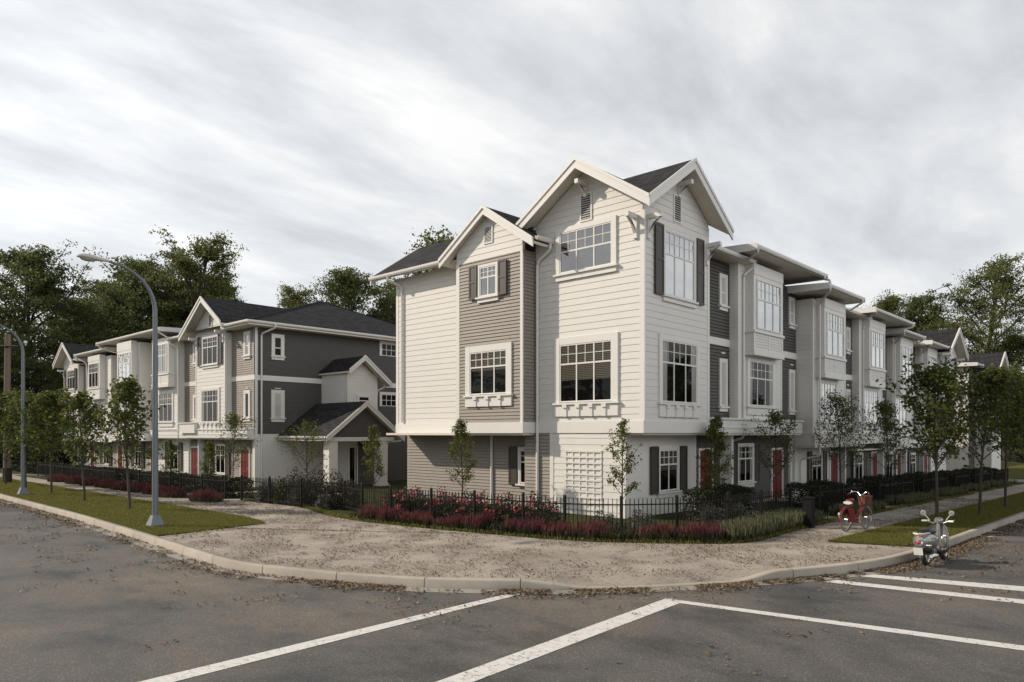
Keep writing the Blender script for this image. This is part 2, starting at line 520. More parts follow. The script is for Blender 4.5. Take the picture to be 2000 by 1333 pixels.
class MB:
    def __init__(s):
        s.v = []
        s.f = []
        s.mi = []
        s.cur = 0

    def face(s, pts):
        i = len(s.v)
        s.v += [tuple(p) for p in pts]
        s.f.append(tuple(range(i, i + len(pts))))
        s.mi.append(s.cur)

    def hexa(s, a, b):
        """a, b: two matching rings of points (bottom and top)"""
        i = len(s.v)
        n = len(a)
        s.v += [tuple(p) for p in a] + [tuple(p) for p in b]
        s.f.append(tuple(range(i, i + n)))
        s.f.append(tuple(range(i + n, i + 2 * n)))
        for k in range(n):
            k2 = (k + 1) % n
            s.f.append((i + k, i + k2, i + n + k2, i + n + k))
        s.mi += [s.cur] * (n + 2)

    def box(s, x0, x1, y0, y1, z0, z1):
        q = [(x0, y0), (x1, y0), (x1, y1), (x0, y1)]
        s.hexa([(x, y, z0) for x, y in q], [(x, y, z1) for x, y in q])

    def fbox(s, F, s0, s1, z0, z1, n0, n1):
        a = [F(s0, z0, n0), F(s1, z0, n0), F(s1, z0, n1), F(s0, z0, n1)]
        b = [F(s0, z1, n0), F(s1, z1, n0), F(s1, z1, n1), F(s0, z1, n1)]
        s.hexa(a, b)

    def fpoly(s, F, poly, n0, n1):
        s.hexa([F(a, z, n0) for a, z in poly], [F(a, z, n1) for a, z in poly])

    def tube(s, path, r, n=8, cap=True):
        path = [Vector(p) for p in path]
        rs = r if isinstance(r, (list, tuple)) else [r] * len(path)
        base = len(s.v)
        for k, p in enumerate(path):
            d = (path[min(k + 1, len(path) - 1)] - path[max(k - 1, 0)]).normalized()
            up = Vector((0, 0, 1)) if abs(d.z) < 0.95 else Vector((1, 0, 0))
            x = d.cross(up).normalized()
            y = x.cross(d).normalized()
            for j in range(n):
                t = 2 * math.pi * j / n
                s.v.append(tuple(p + (x * math.cos(t) + y * math.sin(t)) * rs[k]))
        for k in range(len(path) - 1):
            for j in range(n):
                j2 = (j + 1) % n
                a = base + k * n
                s.f.append((a + j, a + j2, a + n + j2, a + n + j))
                s.mi.append(s.cur)
        if cap:
            s.f.append(tuple(base + j for j in range(n)))
            e = base + (len(path) - 1) * n
            s.f.append(tuple(e + j for j in range(n)))
            s.mi += [s.cur] * 2

    def rings(s, rings, closed=True, cap=True):
        """loft through rings of equal length"""
        base = len(s.v)
        n = len(rings[0])
        for r in rings:
            s.v += [tuple(p) for p in r]
        for k in range(len(rings) - 1):
            a = base + k * n
            for j in range(n if closed else n - 1):
                j2 = (j + 1) % n
                s.f.append((a + j, a + j2, a + n + j2, a + n + j))
                s.mi.append(s.cur)
        if cap and closed:
            s.f.append(tuple(base + j for j in range(n)))
            e = base + (len(rings) - 1) * n
            s.f.append(tuple(e + j for j in range(n)))
            s.mi += [s.cur] * 2

    def ball(s, c, r, nu=12, nv=8, flat=None):
        rx, ry, rz = r if isinstance(r, (tuple, list)) else (r, r, r)
        rs = []
        for k in range(nv + 1):
            ph = -math.pi / 2 + math.pi * k / nv
            cz = max(1e-3, math.cos(ph))
            rs.append([(c[0] + rx * cz * math.cos(2 * math.pi * j / nu),
                        c[1] + ry * cz * math.sin(2 * math.pi * j / nu),
                        c[2] + rz * math.sin(ph)) for j in range(nu)])
        s.rings(rs)

    def torus(s, c, R0, r, axis='y', n=36, m=8, squash=1.0):
        rs = []
        for k in range(n + 1):
            a = 2 * math.pi * k / n
            ring = []
            for j in range(m):
                b = 2 * math.pi * j / m
                rr = R0 + r * math.cos(b)
                w_ = r * squash * math.sin(b)
                if axis == 'y':
                    ring.append((c[0] + rr * math.cos(a), c[1] + w_, c[2] + rr * math.sin(a)))
                else:
                    ring.append((c[0] + rr * math.cos(a), c[1] + rr * math.sin(a), c[2] + w_))
            rs.append(ring)
        s.rings(rs, cap=False)

    def build(s, name, mats, parent=None, smooth=False, off=None):
        me = bpy.data.meshes.new(name)
        o = bpy.data.objects.new(name, me)
        COL.objects.link(o)
        d = Vector((0, 0, 0))
        if parent is not None:
            d = ROOT[parent]
            o.parent = parent
            ROOT[o] = d
        if off is not None:
            d = Vector(off)
            o.location = d
        vv = [(x - d.x, y - d.y, z - d.z) for x, y, z in s.v]
        me.from_pydata(vv, [], s.f)
        if not isinstance(mats, (list, tuple)):
            mats = [mats]
        for m in mats:
            me.materials.append(m)
        if len(mats) > 1:
            me.polygons.foreach_set('material_index', s.mi)
        bm = bmesh.new()
        bm.from_mesh(me)
        bmesh.ops.recalc_face_normals(bm, faces=bm.faces[:])
        bm.to_mesh(me)
        bm.free()
        if smooth:
            me.polygons.foreach_set('use_smooth', [True] * len(me.polygons))
            try:
                me.set_sharp_from_angle(angle=R(40))
            except Exception:
                pass
        me.update()
        return o


def np_mesh(name, verts, faces, mats, parent=None, mi=None, off=None):
    """verts (N,3), faces (K,4) or (K,3)"""
    me = bpy.data.meshes.new(name)
    k = faces.shape[1]
    me.vertices.add(len(verts))
    me.vertices.foreach_set('co', verts.astype(np.float32).ravel())
    me.loops.add(faces.size)
    me.loops.foreach_set('vertex_index', faces.astype(np.int32).ravel())
    me.polygons.add(len(faces))
    me.polygons.foreach_set('loop_start', np.arange(0, faces.size, k, dtype=np.int32))
    me.polygons.foreach_set('loop_total', np.full(len(faces), k, dtype=np.int32))
    for m in (mats if isinstance(mats, (list, tuple)) else [mats]):
        me.materials.append(m)
    if mi is not None:
        me.polygons.foreach_set('material_index', mi.astype(np.int32))
    me.update(calc_edges=True)
    me.validate()
    o = bpy.data.objects.new(name, me)
    COL.objects.link(o)
    if parent is not None:
        o.parent = parent
        ROOT[o] = ROOT[parent]
    if off is not None:
        o.location = off
    return o


def face_r(v0):
    """facade whose outward normal is -Y; s runs along X"""
    return lambda s, z, n=0.0: (s, v0 - n, z)


def face_l(u0):
    """facade whose outward normal is -X; s runs along Y"""
    return lambda s, z, n=0.0: (u0 - n, s, z)


def siding(mb, F, s0, s1, z0, z1, ex=0.22, th=0.02, clip=None, n=0.0):
    z = z0
    while z < z1 - 1e-3:
        zt = min(z + ex, z1)
        a0, a1 = (s0, s1)
        b0, b1 = (s0, s1)
        if clip:
            a0, a1 = clip(z)
            b0, b1 = clip(zt)
            if b1 < b0:
                b0 = b1 = (a0 + a1) / 2
        zg = zt - (.017 if ex < .18 and zt < z1 - .02 else 0.0)      # open shadow gap above each narrow board
        mb.face([F(a0, z, n + th), F(a1, z, n + th), F(b1, zg, n + .008), F(b0, zg, n + .008)])
        mb.face([F(a0, z, n + th), F(a1, z, n + th), F(a1, z, n), F(a0, z, n)])
        z = zt


def wall(parent, F, s0, s1, z0, z1, mat, ex=0.22, clip=None, label=None, name='wall', depth=0.3):
    mb = MB()
    siding(mb, F, s0, s1, z0, z1, ex, 0.022 if ex > .18 else 0.030, clip)
    if clip is None:
        mb.fbox(F, s0, s1, z0, z1, -depth, -0.022 if ex < .18 and depth > .1 else -0.004)
    else:
        zt = z1
        a = clip(z0)
        b = clip(zt)
        mb.fpoly(F, [(a[0], z0), (a[1], z0), (max(b[1], b[0] + .02), zt), (b[0], zt)], -depth, -0.004)
    o = mb.build(name, mat, parent)
    if label:
        o['label'] = label
    return o


def window(parent, F, sc, z0, z1, wd, style='triple', glass='glass', trim=0.13, sill=True, apron=0.0,
           corbels=0, shutters=None, split=0.64, sh_mat='shutter', head=0.0, blind=0.0, curtain=0.0):
    """wd, z0, z1: the glazed opening"""
    a, b = sc - wd / 2, sc + wd / 2
    F0 = F
    F = lambda s, z, n=0.0: F0(s, z, n + .026)
    mb = MB()
    t = trim
    mb.fbox(F, a - t, a, z0 - .02, z1 + t + head, -0.02, 0.05)
    mb.fbox(F, b, b + t, z0 - .02, z1 + t + head, -0.02, 0.05)
    mb.fbox(F, a, b, z1, z1 + t + head, -0.02, 0.047)
    fw = 0.045
    mb.fbox(F, a, a + fw, z0, z1, -0.01, 0.036)
    mb.fbox(F, b - fw, b, z0, z1, -0.01, 0.036)
    mb.fbox(F, a + fw, b - fw, z0, z0 + fw, -0.01, 0.034)
    mb.fbox(F, a + fw, b - fw, z1 - fw, z1, -0.01, 0.034)
    zs = z0 + (z1 - z0) * split

    def vbar(s, q0, q1, wd2, n1=0.031):
        mb.fbox(F, s - wd2 / 2, s + wd2 / 2, q0, q1, 0.0, n1)

    def hbar(p0, p1, z, wd2, n1=0.028):
        mb.fbox(F, p0, p1, z - wd2 / 2, z + wd2 / 2, 0.0, n1)
    if style in ('triple', 'double', 'single'):
        nl = {'triple': 3, 'double': 2, 'single': 1}[style]
        lw = wd / nl
        for i in range(1, nl):
            vbar(a + lw * i, z0 + fw, z1 - fw, 0.05)
        hbar(a + fw, b - fw, zs, 0.055)
        for i in range(nl):
            if style != 'single':
                vbar(a + lw * (i + .5), zs + .027, z1 - fw, 0.022, 0.026)
        if style != 'single':
            hbar(a + fw, b - fw, (zs + z1) / 2, 0.022, 0.023)
    elif style == 'grid':
        for i in (1, 2):
            vbar(a + wd * i / 3, z0 + fw, z1 - fw, 0.04)
        hbar(a + fw, b - fw, (z0 + z1) / 2, 0.035)
    elif style == 'hung':
        hbar(a + fw, b - fw, zs, 0.06)
    o = mb.build('window', M['trim'], parent)
    p = MB()
    p.fbox(F, a + fw / 2, b - fw / 2, z0 + fw / 2, z1 - fw / 2, -0.012, 0.012)
    p.build('pane', M[glass], o)
    if blind:
        bl = MB()
        bl.fbox(F, a + fw / 2, b - fw / 2, z1 - (z1 - z0) * blind, z1 - fw / 2, 0.0121, 0.0145)
        bl.build('blind', M['slats'], o)
    if curtain:
        for c0, c1 in ((a + fw / 2, a + fw / 2 + wd * curtain), (b - fw / 2 - wd * curtain, b - fw / 2)):
            bl = MB()
            bl.fbox(F, c0, c1, z0 + fw / 2, z1 - fw / 2, 0.0121, 0.0138)
            bl.build('curtain', M['curtain'], o)
    if sill:
        q = MB()
        q.fbox(F, a - t - .06, b + t + .06, z0 - .085, z0 - .021, -0.02, 0.12)
        if apron:
            q.fbox(F, a - t, b + t, z0 - .086 - apron, z0 - .086, -0.02, 0.056)
        for i in range(corbels):
            s = a + wd * (i + .5) / corbels
            q.fbox(F, s - .09, s + .09, z0 - .20, z0 - .087, 0.0, 0.13)
            q.fbox(F, s - .06, s + .06, z0 - .086 - apron - .01, z0 - .201, 0.0, 0.09)
        q.build('sill', M['trim'], o)
    if shutters:
        for sd_ in (-1, 1):
            sw = shutters
            c0 = (a - t - .02 - sw) if sd_ < 0 else (b + t + .02)
            h = MB()
            h.fbox(F, c0, c0 + sw, z0 - .06, z1 + .12, 0.03, 0.065)
            e = 0.06
            for (x0, x1, y0, y1) in ((c0, c0 + e, z0 - .06, z1 + .12), (c0 + sw - e, c0 + sw, z0 - .06, z1 + .12)):
                h.fbox(F, x0, x1, y0, y1, 0.066, 0.085)
            for zz in (z0 - .06, (z0 + z1) / 2, z1 + .05):
                h.fbox(F, c0 + e, c0 + sw - e, zz, zz + .08, 0.066, 0.082)
            h.build('shutter', M[sh_mat], o)
    return o


def door(parent, F, s0, s1, z0, z1):
    mb = MB()
    t = .09
    mb.fbox(F, s0, s1, z0, z1, -0.02, 0.03)
    wd = s1 - s0
    for (a, b, c, d) in ((.14, .46, .08, .38), (.54, .86, .08, .38), (.14, .46, .44, .92), (.54, .86, .44, .92)):
        q0, q1 = s0 + wd * a, s0 + wd * b
        y0, y1 = z0 + (z1 - z0) * c, z0 + (z1 - z0) * d
        e = .03
        mb.fbox(F, q0, q1, y0, y0 + e, .03, .043)
        mb.fbox(F, q0, q1, y1 - e, y1, .03, .043)
        mb.fbox(F, q0, q0 + e, y0 + e, y1 - e, .03, .042)
        mb.fbox(F, q1 - e, q1, y0 + e, y1 - e, .03, .042)
    o = mb.build('door', M['door'], parent)
    fr = MB()
    fr.fbox(F, s0 - t, s0, z0, z1 + t, -0.02, 0.07)
    fr.fbox(F, s1, s1 + t, z0, z1 + t, -0.02, 0.07)
    fr.fbox(F, s0, s1, z1, z1 + t, -0.02, 0.068)
    fr.build('door_frame', M['trim'], o)
    k = MB()
    c = F(s0 + .09, (z0 + z1) / 2 - .05, 0.075)
    k.ball(c, .035, 8, 6)
    k.build('handle', M['chrome'], o, True)
    return o


def boxpart(parent, name, mat, boxes, joined=False):
    """each box a part of its own unless the boxes touch and belong together"""
    mb = MB()
    for F, s0, s1, z0, z1, n0, n1 in boxes:
        mb.fbox(F, s0, s1, z0, z1, n0, n1)
        if not joined:
            mb.build(name, mat, parent)
            mb = MB()
    if joined:
        mb.build(name, mat, parent)


def gutter(parent, F, s0, s1, z, n, endboards=()):
    """half-round gutter along an eave edge"""
    rs = []
    pr = [(0.0, 0.0), (0.0, -.115), (0.045, -.14), (0.09, -.125), (0.12, -.07), (0.125, 0.005), (0.108, 0.005),
          (0.10, -.06), (0.07, -.10), (0.018, -.10), (0.018, 0.0)]
    mb = MB()
    for s in (s0, s1):
        rs.append([F(s, z + b, n + a) for a, b in pr])
    mb.rings(rs)
    return mb.build('gutter', M['trim'], parent)


def downpipe(parent, pts, r=0.048):
    """smooth the corners of a polyline and tube it"""
    P = [Vector(p) for p in pts]
    out = [P[0]]
    for k in range(1, len(P) - 1):
        a, b, c = P[k - 1], P[k], P[k + 1]
        d = min(.14, (a - b).length * .45, (c - b).length * .45)
        p0 = b + (a - b).normalized() * d
        p2 = b + (c - b).normalized() * d
        for t in (0, .25, .5, .75, 1):
            out.append(p0 * (1 - t) ** 2 + b * 2 * t * (1 - t) + p2 * t * t)
    out.append(P[-1])
    mb = MB()
    mb.tube(out, r, 10)
    return mb.build('downpipe', M['trim'], parent, True)


def eave(parent, F, s0, s1, n_edge, z, back, slope=0.06, gut=True, ends=True, thick=.17):
    """low flat roof slab along a facade: dark top, painted soffit, gutter, end boards"""
    zb = z + slope * (n_edge + back)
    r_ = MB()
    r_.hexa([F(s0, z - .03, n_edge), F(s1, z - .03, n_edge), F(s1, zb - .03, -back), F(s0, zb - .03, -back)],
            [F(s0, z, n_edge), F(s1, z, n_edge), F(s1, zb, -back), F(s0, zb, -back)])
    ro = r_.build('roof', M['shingle'], parent)
    so_ = MB()
    so_.hexa([F(s0 + .004, z - thick, n_edge - .004), F(s1 - .004, z - thick, n_edge - .004), F(s1 - .004, z - thick, -back), F(s0 + .004, z - thick, -back)],
             [F(s0 + .004, z - .031, n_edge - .004), F(s1 - .004, z - .031, n_edge - .004), F(s1 - .004, zb - .031, -back), F(s0 + .004, zb - .031, -back)])
    so_.build('soffit', M['soffit'], ro)
    if gut:
        gutter(parent, F, s0 + .01, s1 - .01, z - .01, n_edge)
    if ends:
        for s in (s0, s1):
            e = MB()
            d = -0.03 if s == s0 else 0.03
            e.hexa([F(s, z - thick - .06, n_edge + .13), F(s + d, z - thick - .06, n_edge + .13), F(s + d, z - thick - .06 + slope * n_edge, -back), F(s, z - thick - .06 + slope * n_edge, -back)],
                   [F(s, z + .03, n_edge + .13), F(s + d, z + .03, n_edge + .13), F(s + d, zb + .03, -back), F(s, zb + .03, -back)])
            e.build('fascia', M['trim'], ro)
    return ro


def gable(parent, F, sc, half, z_peak, slope, n_front, back, board=.34, eave_trim=True, right_half=None):
    """gable roof whose ridge runs along the facade normal. z_peak: top of the ridge"""
    hl, hr = half, (right_half or half)
    th = .10
    r_ = MB()
    sf = MB()
    for sg, h in ((-1, hl), (1, hr)):
        s1 = sc + sg * h
        z1 = z_peak - slope * h
        r_.hexa([F(sc, z_peak - th, n_front), F(s1, z1 - th, n_front), F(s1, z1 - th, -back), F(sc, z_peak - th, -back)],
                [F(sc, z_peak, n_front), F(s1, z1, n_front), F(s1, z1, -back), F(sc, z_peak, -back)])
        q = n_front - .02
        sf.hexa([F(sc, z_peak - th - .10, q), F(s1, z1 - th - .10, q), F(s1, z1 - th - .10, -back), F(sc, z_peak - th - .10, -back)],
                [F(sc, z_peak - th - .002, q), F(s1, z1 - th - .002, q), F(s1, z1 - th - .002, -back), F(sc, z_peak - th - .002, -back)])
    ro = r_.build('roof', M['shingle'], parent)
    sf.build('soffit', M['soffit'], ro)
    bb = MB()
    for sg, h in ((-1, hl), (1, hr)):
        s1 = sc + sg * h
        z1 = z_peak - slope * h
        # barge board with a thinner upper strip standing proud of it
        bb.hexa([F(sc, z_peak - board + .02, n_front), F(s1, z1 - board + .02, n_front), F(s1, z1 + .02, n_front), F(sc, z_peak + .02, n_front)],
                [F(sc, z_peak - board + .02, n_front + .05), F(s1, z1 - board + .02, n_front + .05), F(s1, z1 + .02, n_front + .05), F(sc, z_peak + .02, n_front + .05)])
        bb.hexa([F(sc, z_peak - .09, n_front + .051), F(s1, z1 - .09, n_front + .051), F(s1, z1 + .035, n_front + .051), F(sc, z_peak + .035, n_front + .051)],
                [F(sc, z_peak - .09, n_front + .09), F(s1, z1 - .09, n_front + .09), F(s1, z1 + .035, n_front + .09), F(sc, z_peak + .035, n_front + .09)])
    bb.build('bargeboard', M['trim'], ro)
    return ro


def bracket(parent, F, s, z, n, size=.5):
    """timber eave bracket on the wall: post, outrigger and brace"""
    mb = MB()
    mb.fbox(F, s - .07, s + .07, z - size, z, 0.0, .09)
    mb.fbox(F, s - .07, s + .07, z, z + .14, 0.0, n)
    a = [F(s - .055, z - size * .75, .09), F(s + .055, z - size * .75, .09), F(s + .055, z - size * .75 + .16, .09), F(s - .055, z - size * .75 + .16, .09)]
    b = [F(s - .055, z - .001, n - .2), F(s + .055, z - .001, n - .2), F(s + .055, z - .001, n - .06), F(s - .055, z - .001, n - .06)]
    mb.hexa(a, b)
    return mb.build('bracket', M['trim'], parent)


def vent(parent, F, sc, z0, z1, wd):
    mb = MB()
    t = .055
    mb.fbox(F, sc - wd / 2 - t, sc - wd / 2, z0 - t, z1 + t, -.02, .05)
    mb.fbox(F, sc + wd / 2, sc + wd / 2 + t, z0 - t, z1 + t, -.02, .05)
    mb.fbox(F, sc - wd / 2, sc + wd / 2, z0 - t, z0, -.02, .05)
    mb.fbox(F, sc - wd / 2, sc + wd / 2, z1, z1 + t, -.02, .05)
    o = mb.build('gable_vent', M['trim'], parent)
    bk = MB()
    bk.fbox(F, sc - wd / 2, sc + wd / 2, z0, z1, -.02, .0285)
    bk.build('backing', M['louvre'], o)
    l = MB()
    n = 11
    for i in range(n):
        z = z0 + (z1 - z0) * (i + .5) / n
        l.hexa([F(sc - wd / 2, z - .012, .046), F(sc + wd / 2, z - .012, .046), F(sc + wd / 2, z + .006, .031), F(sc - wd / 2, z + .006, .031)],
               [F(sc - wd / 2, z - .004, .048), F(sc + wd / 2, z - .004, .048), F(sc + wd / 2, z + .014, .033), F(sc - wd / 2, z + .014, .033)])
    l.build('louvre', M['trim'], o)
    return o


def oriel(parent, F, s0, s1, n, zbot, ztop, zw0, zw1, glass):
    """projecting box window; F is the block wall"""
    W_ = MB()
    W_.fbox(F, s0, s1, zw0 - .05, ztop, 0.0, n)                       # window storey
    W_.fbox(F, s0 - .05, s1 + .05, zw0 - .16, zw0 - .051, 0.0, n + .06)  # sill ledge
    W_.fbox(F, s0 + .012, s1 - .012, zbot + .22, zw0 - .161, 0.0, n - .012)
    W_.fbox(F, s0 - .04, s1 + .04, zbot, zbot + .219, 0.0, n + .05)    # flared foot
    # frieze board and corner boards
    W_.fbox(F, s0 + .001, s1 - .001, zw1 + .17, ztop - .01, n, n + .02)
    for a, b in ((s0, s0 + .11), (s1 - .11, s1)):
        W_.fbox(F, a, b, zbot + .225, zw0 - .165, n - .012, n + .012)
    mid = (s0 + s1) / 2
    W_.fbox(F, mid - .05, mid + .05, zbot + .225, zw0 - .165, n - .012, n + .012)
    o = W_.build('bay_window', M['trim'], parent)
    lo = MB()
    G = lambda s, z, q=0.0: F(s, z, q + n - .012)
    siding(lo, G, s0 + .112, mid - .052, zbot + .226, zw0 - .17, .11, .016)
    siding(lo, G, mid + .052, s1 - .112, zbot + .226, zw0 - .17, .11, .016)
    lo.build('bay_panel', M['white'], o)
    G2 = lambda s, z, q=0.0: F(s, z, q + n)
    wd = (s1 - s0) - .55
    a, b = mid - wd / 2, mid + wd / 2
    win = MB()
    t = .05
    zs = zw0 + (zw1 - zw0) * .6
    for (x0, x1, y0, y1, nn) in ((a - t, a + t, zw0, zw1, .045), (b - t, b + t, zw0, zw1, .045), (a + t, b - t, zw0, zw0 + t, .043), (a + t, b - t, zw1 - t, zw1, .043),
                                 (a + t, b - t, zs - .03, zs + .03, .035), (a + t, b - t, (zs + zw1) / 2 - .011, (zs + zw1) / 2 + .011, .026)):
        win.fbox(G2, x0, x1, y0, y1, 0.0, nn)
    for i in (1, 2):
        s = a + wd * i / 3
        win.fbox(G2, s - .03, s + .03, zw0 + t, zw1 - t, 0.0, .038)
    for i in range(3):
        s = a + wd * (i + .5) / 3
        win.fbox(G2, s - .011, s + .011, zs + .03, zw1 - t, 0.0, .029)
    win.build('sash', M['trim'], o)
    p = MB()
    p.fbox(G2, a, b, zw0 + .02, zw1 - .02, 0.0, .014)
    p.build('pane', M[glass], o)
    return o


# ------------------------------------------------------------------ ground, road, kerb, pavement, lawns
def resample(pts, n):
    P = np.array(pts, float)
    d = np.r_[0, np.cumsum(np.linalg.norm(np.diff(P, axis=0), axis=1))]
    t = np.linspace(0, d[-1], n)
    return np.c_[np.interp(t, d, P[:, 0]), np.interp(t, d, P[:, 1])]


def smooth_line(P, it=6):
    P = P.copy()
    for _ in range(it):
        P[1:-1] = (P[:-2] + 2 * P[1:-1] + P[2:]) / 4
    return P


K_left = [(9.9, 90), (8.2, 39), (7.95, 27.5), (7.55, 20), (7.27, 15.6), (7.35, 14.3), (7.69, 13.43), (8.12, 12.07), (8.84, 10.6), (9.49, 9.72), (10.4, 8.63)]
K_right = [(10.4, 8.63), (11.09, 8.0), (12.03, 7.25), (13.31, 6.44), (14.19, 6.0), (15.06, 5.52), (16.4, 5.0), (17.8, 4.68), (20, 4.55), (29, 4.5), (100, 4.3)]
J_left = [(12.9, 90), (12.9, 34), (13.3, 31.2), (14.5, 29.6), (14.5, 24.2), (13.6, 21.2), (13.38, 18.8), (13.6, 17.1), (13.82, 15.4), (14.1, 14), (14.4, 12.4)]
J_right = [(14.4, 12.4), (14.86, 11.03), (15.87, 9.57), (17.0, 8.25), (17.85, 7.98), (20.6, 8.2), (23, 8.3), (100, 8.3)]
# more samples near the corner: weight by resampling halves
NL, NR = 150, 150


def dense(pts, n, corner_last):
    P = resample(pts, 2000)
    t = np.linspace(0, 1, n)
    t = 1 - (1 - t) ** 2.2 if corner_last else t ** 2.2
    idx = np.clip((t * 1999).astype(int), 0, 1999)
    return P[idx]


Kl, Kr = dense(K_left, NL, True), dense(K_right, NR, False)
Jl, Jr = dense(J_left, NL, True), dense(J_right, NR, False)
K = smooth_line(np.vstack([Kl[:-1], Kr]), 5)
J = smooth_line(np.vstack([Jl[:-1], Jr]), 5)
NK = len(K)
Kt = np.gradient(K, axis=0)
Kt /= np.linalg.norm(Kt, axis=1)[:, None]
Kn = np.c_[-Kt[:, 1], Kt[:, 0]]            # towards the pavement (left of travel)
if np.dot(Kn[NK // 2], J[NK // 2] - K[NK // 2]) < 0:
    Kn = -Kn


def drop(i):
    """dropped kerb at the crossing on the corner"""
    u = K[i][0]
    v = K[i][1]
    if v > 9.2 or u > 14.6:
        return 0.0
    d = min((u - 9.9) / 1.1, (14.3 - u) / 1.0)
    d = min(1, max(0, d))
    return d * d * (3 - 2 * d)


DR = np.array([drop(i) for i in range(NK)])


def strip(name, mat, A, B, nsub, zf, label=None, smooth=True):
    """sheet between two matching polylines"""
    n = len(A)
    vs = np.zeros((n, nsub + 1, 3))
    for k in range(nsub + 1):
        t = k / nsub
        P = A * (1 - t) + B * t
        for i in range(n):
            vs[i, k] = (P[i, 0], P[i, 1], zf(i, t, P[i, 0], P[i, 1]))
    idx = np.arange(n * (nsub + 1)).reshape(n, nsub + 1)
    f = np.stack([idx[:-1, :-1], idx[1:, :-1], idx[1:, 1:], idx[:-1, 1:]], -1).reshape(-1, 4)
    o = np_mesh(name, vs.reshape(-1, 3), f, mat)
    o['kind'] = 'structure'
    return o


def grid(name, mat, u0, u1, v0, v1, nu, nv, zo, warp=None):
    U = np.linspace(u0, u1, nu + 1)
    V = np.linspace(v0, v1, nv + 1)
    vs = np.array([[(u, v, gz(u, v) + zo) for v in V] for u in U])
    idx = np.arange((nu + 1) * (nv + 1)).reshape(nu + 1, nv + 1)
    f = np.stack([idx[:-1, :-1], idx[1:, :-1], idx[1:, 1:], idx[:-1, 1:]], -1).reshape(-1, 4)
    o = np_mesh(name, vs.reshape(-1, 3), f, mat)
    o['kind'] = 'structure'
    return o


PAVE = 0.165
grid('ground', M['field'], -700, 900, -700, 900, 400, 400, -0.25)
grid('road', M['asphalt'], -50, 110, -60, 100, 160, 160, 0.0)

Kin = K + Kn * 0.20


def pave_z(i, t, u, v):
    return gz(u, v) + PAVE - DR[i] * (PAVE - .025) * max(0.0, 1 - t * 3.2)


strip('pavement', M['pave'], Kin, J, 10, pave_z)
# garden ground from the bed edge inwards
Mi = np.array([(48.0, 48 + max(0, p[1] - 12.4) * .9) if i < NL else (48 + max(0, p[0] - 14.4) * .9, 48.0) for i, p in enumerate(J)])
strip('garden_ground', M['garden'], J, Mi, 26, lambda i, t, u, v: gz(u, v) + PAVE + .004)


def kerb():
    vs, fs = [], []
    for i in range(NK):
        u, v = K[i]
        z = gz(u, v)
        top = PAVE + .012 - DR[i] * (PAVE - .012)
        pr = [(0.0, -.06), (0.012, top - .025), (0.035, top), (0.20, top), (0.20, -.06)]
        for a, h in pr:
            p = K[i] + Kn[i] * a
            vs.append((p[0], p[1], z + h))
    n = 5
    for i in range(NK - 1):
        for j in range(n - 1):
            fs.append((i * n + j, (i + 1) * n + j, (i + 1) * n + j + 1, i * n + j + 1))
    o = np_mesh('kerb', np.array(vs), np.array(fs), M['kerb'])
    o['kind'] = 'structure'


kerb()
Kap = K - Kn * 0.34
strip('gutter_strip', M['apron'], K + Kn * .002, Kap, 1, lambda i, t, u, v: gz(u, v) + .004)
# joints between the kerb stones
jm = MB()
for i in range(4, NK - 4):
    u, v = K[i]
    if v < 45 and u < 45 and i % (2 if 60 < i < 230 else 1) == 0:
        pass
acc = 0.0
for i in range(1, NK - 1):
    acc += np.linalg.norm(K[i] - K[i - 1])
    if acc > 1.75 and K[i][1] < 40 and K[i][0] < 40:
        acc = 0.0
        top = PAVE + .012 - DR[i] * (PAVE - .012)
        z = gz(*K[i])
        t = Kt[i] * .006
        a = K[i] - Kn[i] * .0015
        b = K[i] + Kn[i] * .033
        c = K[i] + Kn[i] * .198
        for p0, h0, p1, h1 in ((a, .0, a + Kn[i] * .012, top - .022), (a + Kn[i] * .012, top - .022, b, top + .0015), (b, top + .0015, c, top + .0015)):
            jm.face([(p0[0] - t[0], p0[1] - t[1], z + h0), (p0[0] + t[0], p0[1] + t[1], z + h0), (p1[0] + t[0], p1[1] + t[1], z + h1), (p1[0] - t[0], p1[1] - t[1], z + h1)])
tag(jm.build('kerb_joints', M['rubber']), kind='structure')


def poly_sheet(name, mat, A, B, nsub, zo):
    return strip(name, mat, np.array(A, float), np.array(B, float), nsub, lambda i, t, u, v: gz(u, v) + zo)


def line_at(P, key, val):
    """point on polyline P where coordinate key reaches val"""
    q = P[:, key]
    o = np.argsort(q)
    return np.array([np.interp(val, q[o], P[o, 0]), np.interp(val, q[o], P[o, 1])])


KL_in = Kin[:NL]
KR_in = Kin[NL:]
# lawn on the left verge
LV = np.r_[np.array([20.15, 20.9, 22, 24]), np.arange(26, 88, 2.0)]
lA = np.array([[line_at(KL_in, 1, v)[0] + .03, v] for v in LV])
lB = np.array([[(11.2 if v < 21 else 11.5) if v > 20.2 else 11.0, v + (.45 if v < 21 else 0)] for v in LV])
lB[0] = (11.05, 20.62)
lB[1] = (11.3, 21.4)
lB[2] = (11.45, 22.4)
poly_sheet('lawn', M['lawn'], lA, lB, 4, PAVE + .006)
RU = np.r_[np.array([19.2, 19.6, 20.4, 22]), np.arange(24, 62, 2.0)]
rA = np.array([[u, line_at(KR_in, 0, u)[1] + .03] for u in RU])
rB = np.array([[u, 6.68] for u in RU])
rA[0] = (19.5, rA[0][1])
rB[0] = (18.9, 6.6)
poly_sheet('verge_lawn', M['lawn'], rA, rB, 4, PAVE + .006)
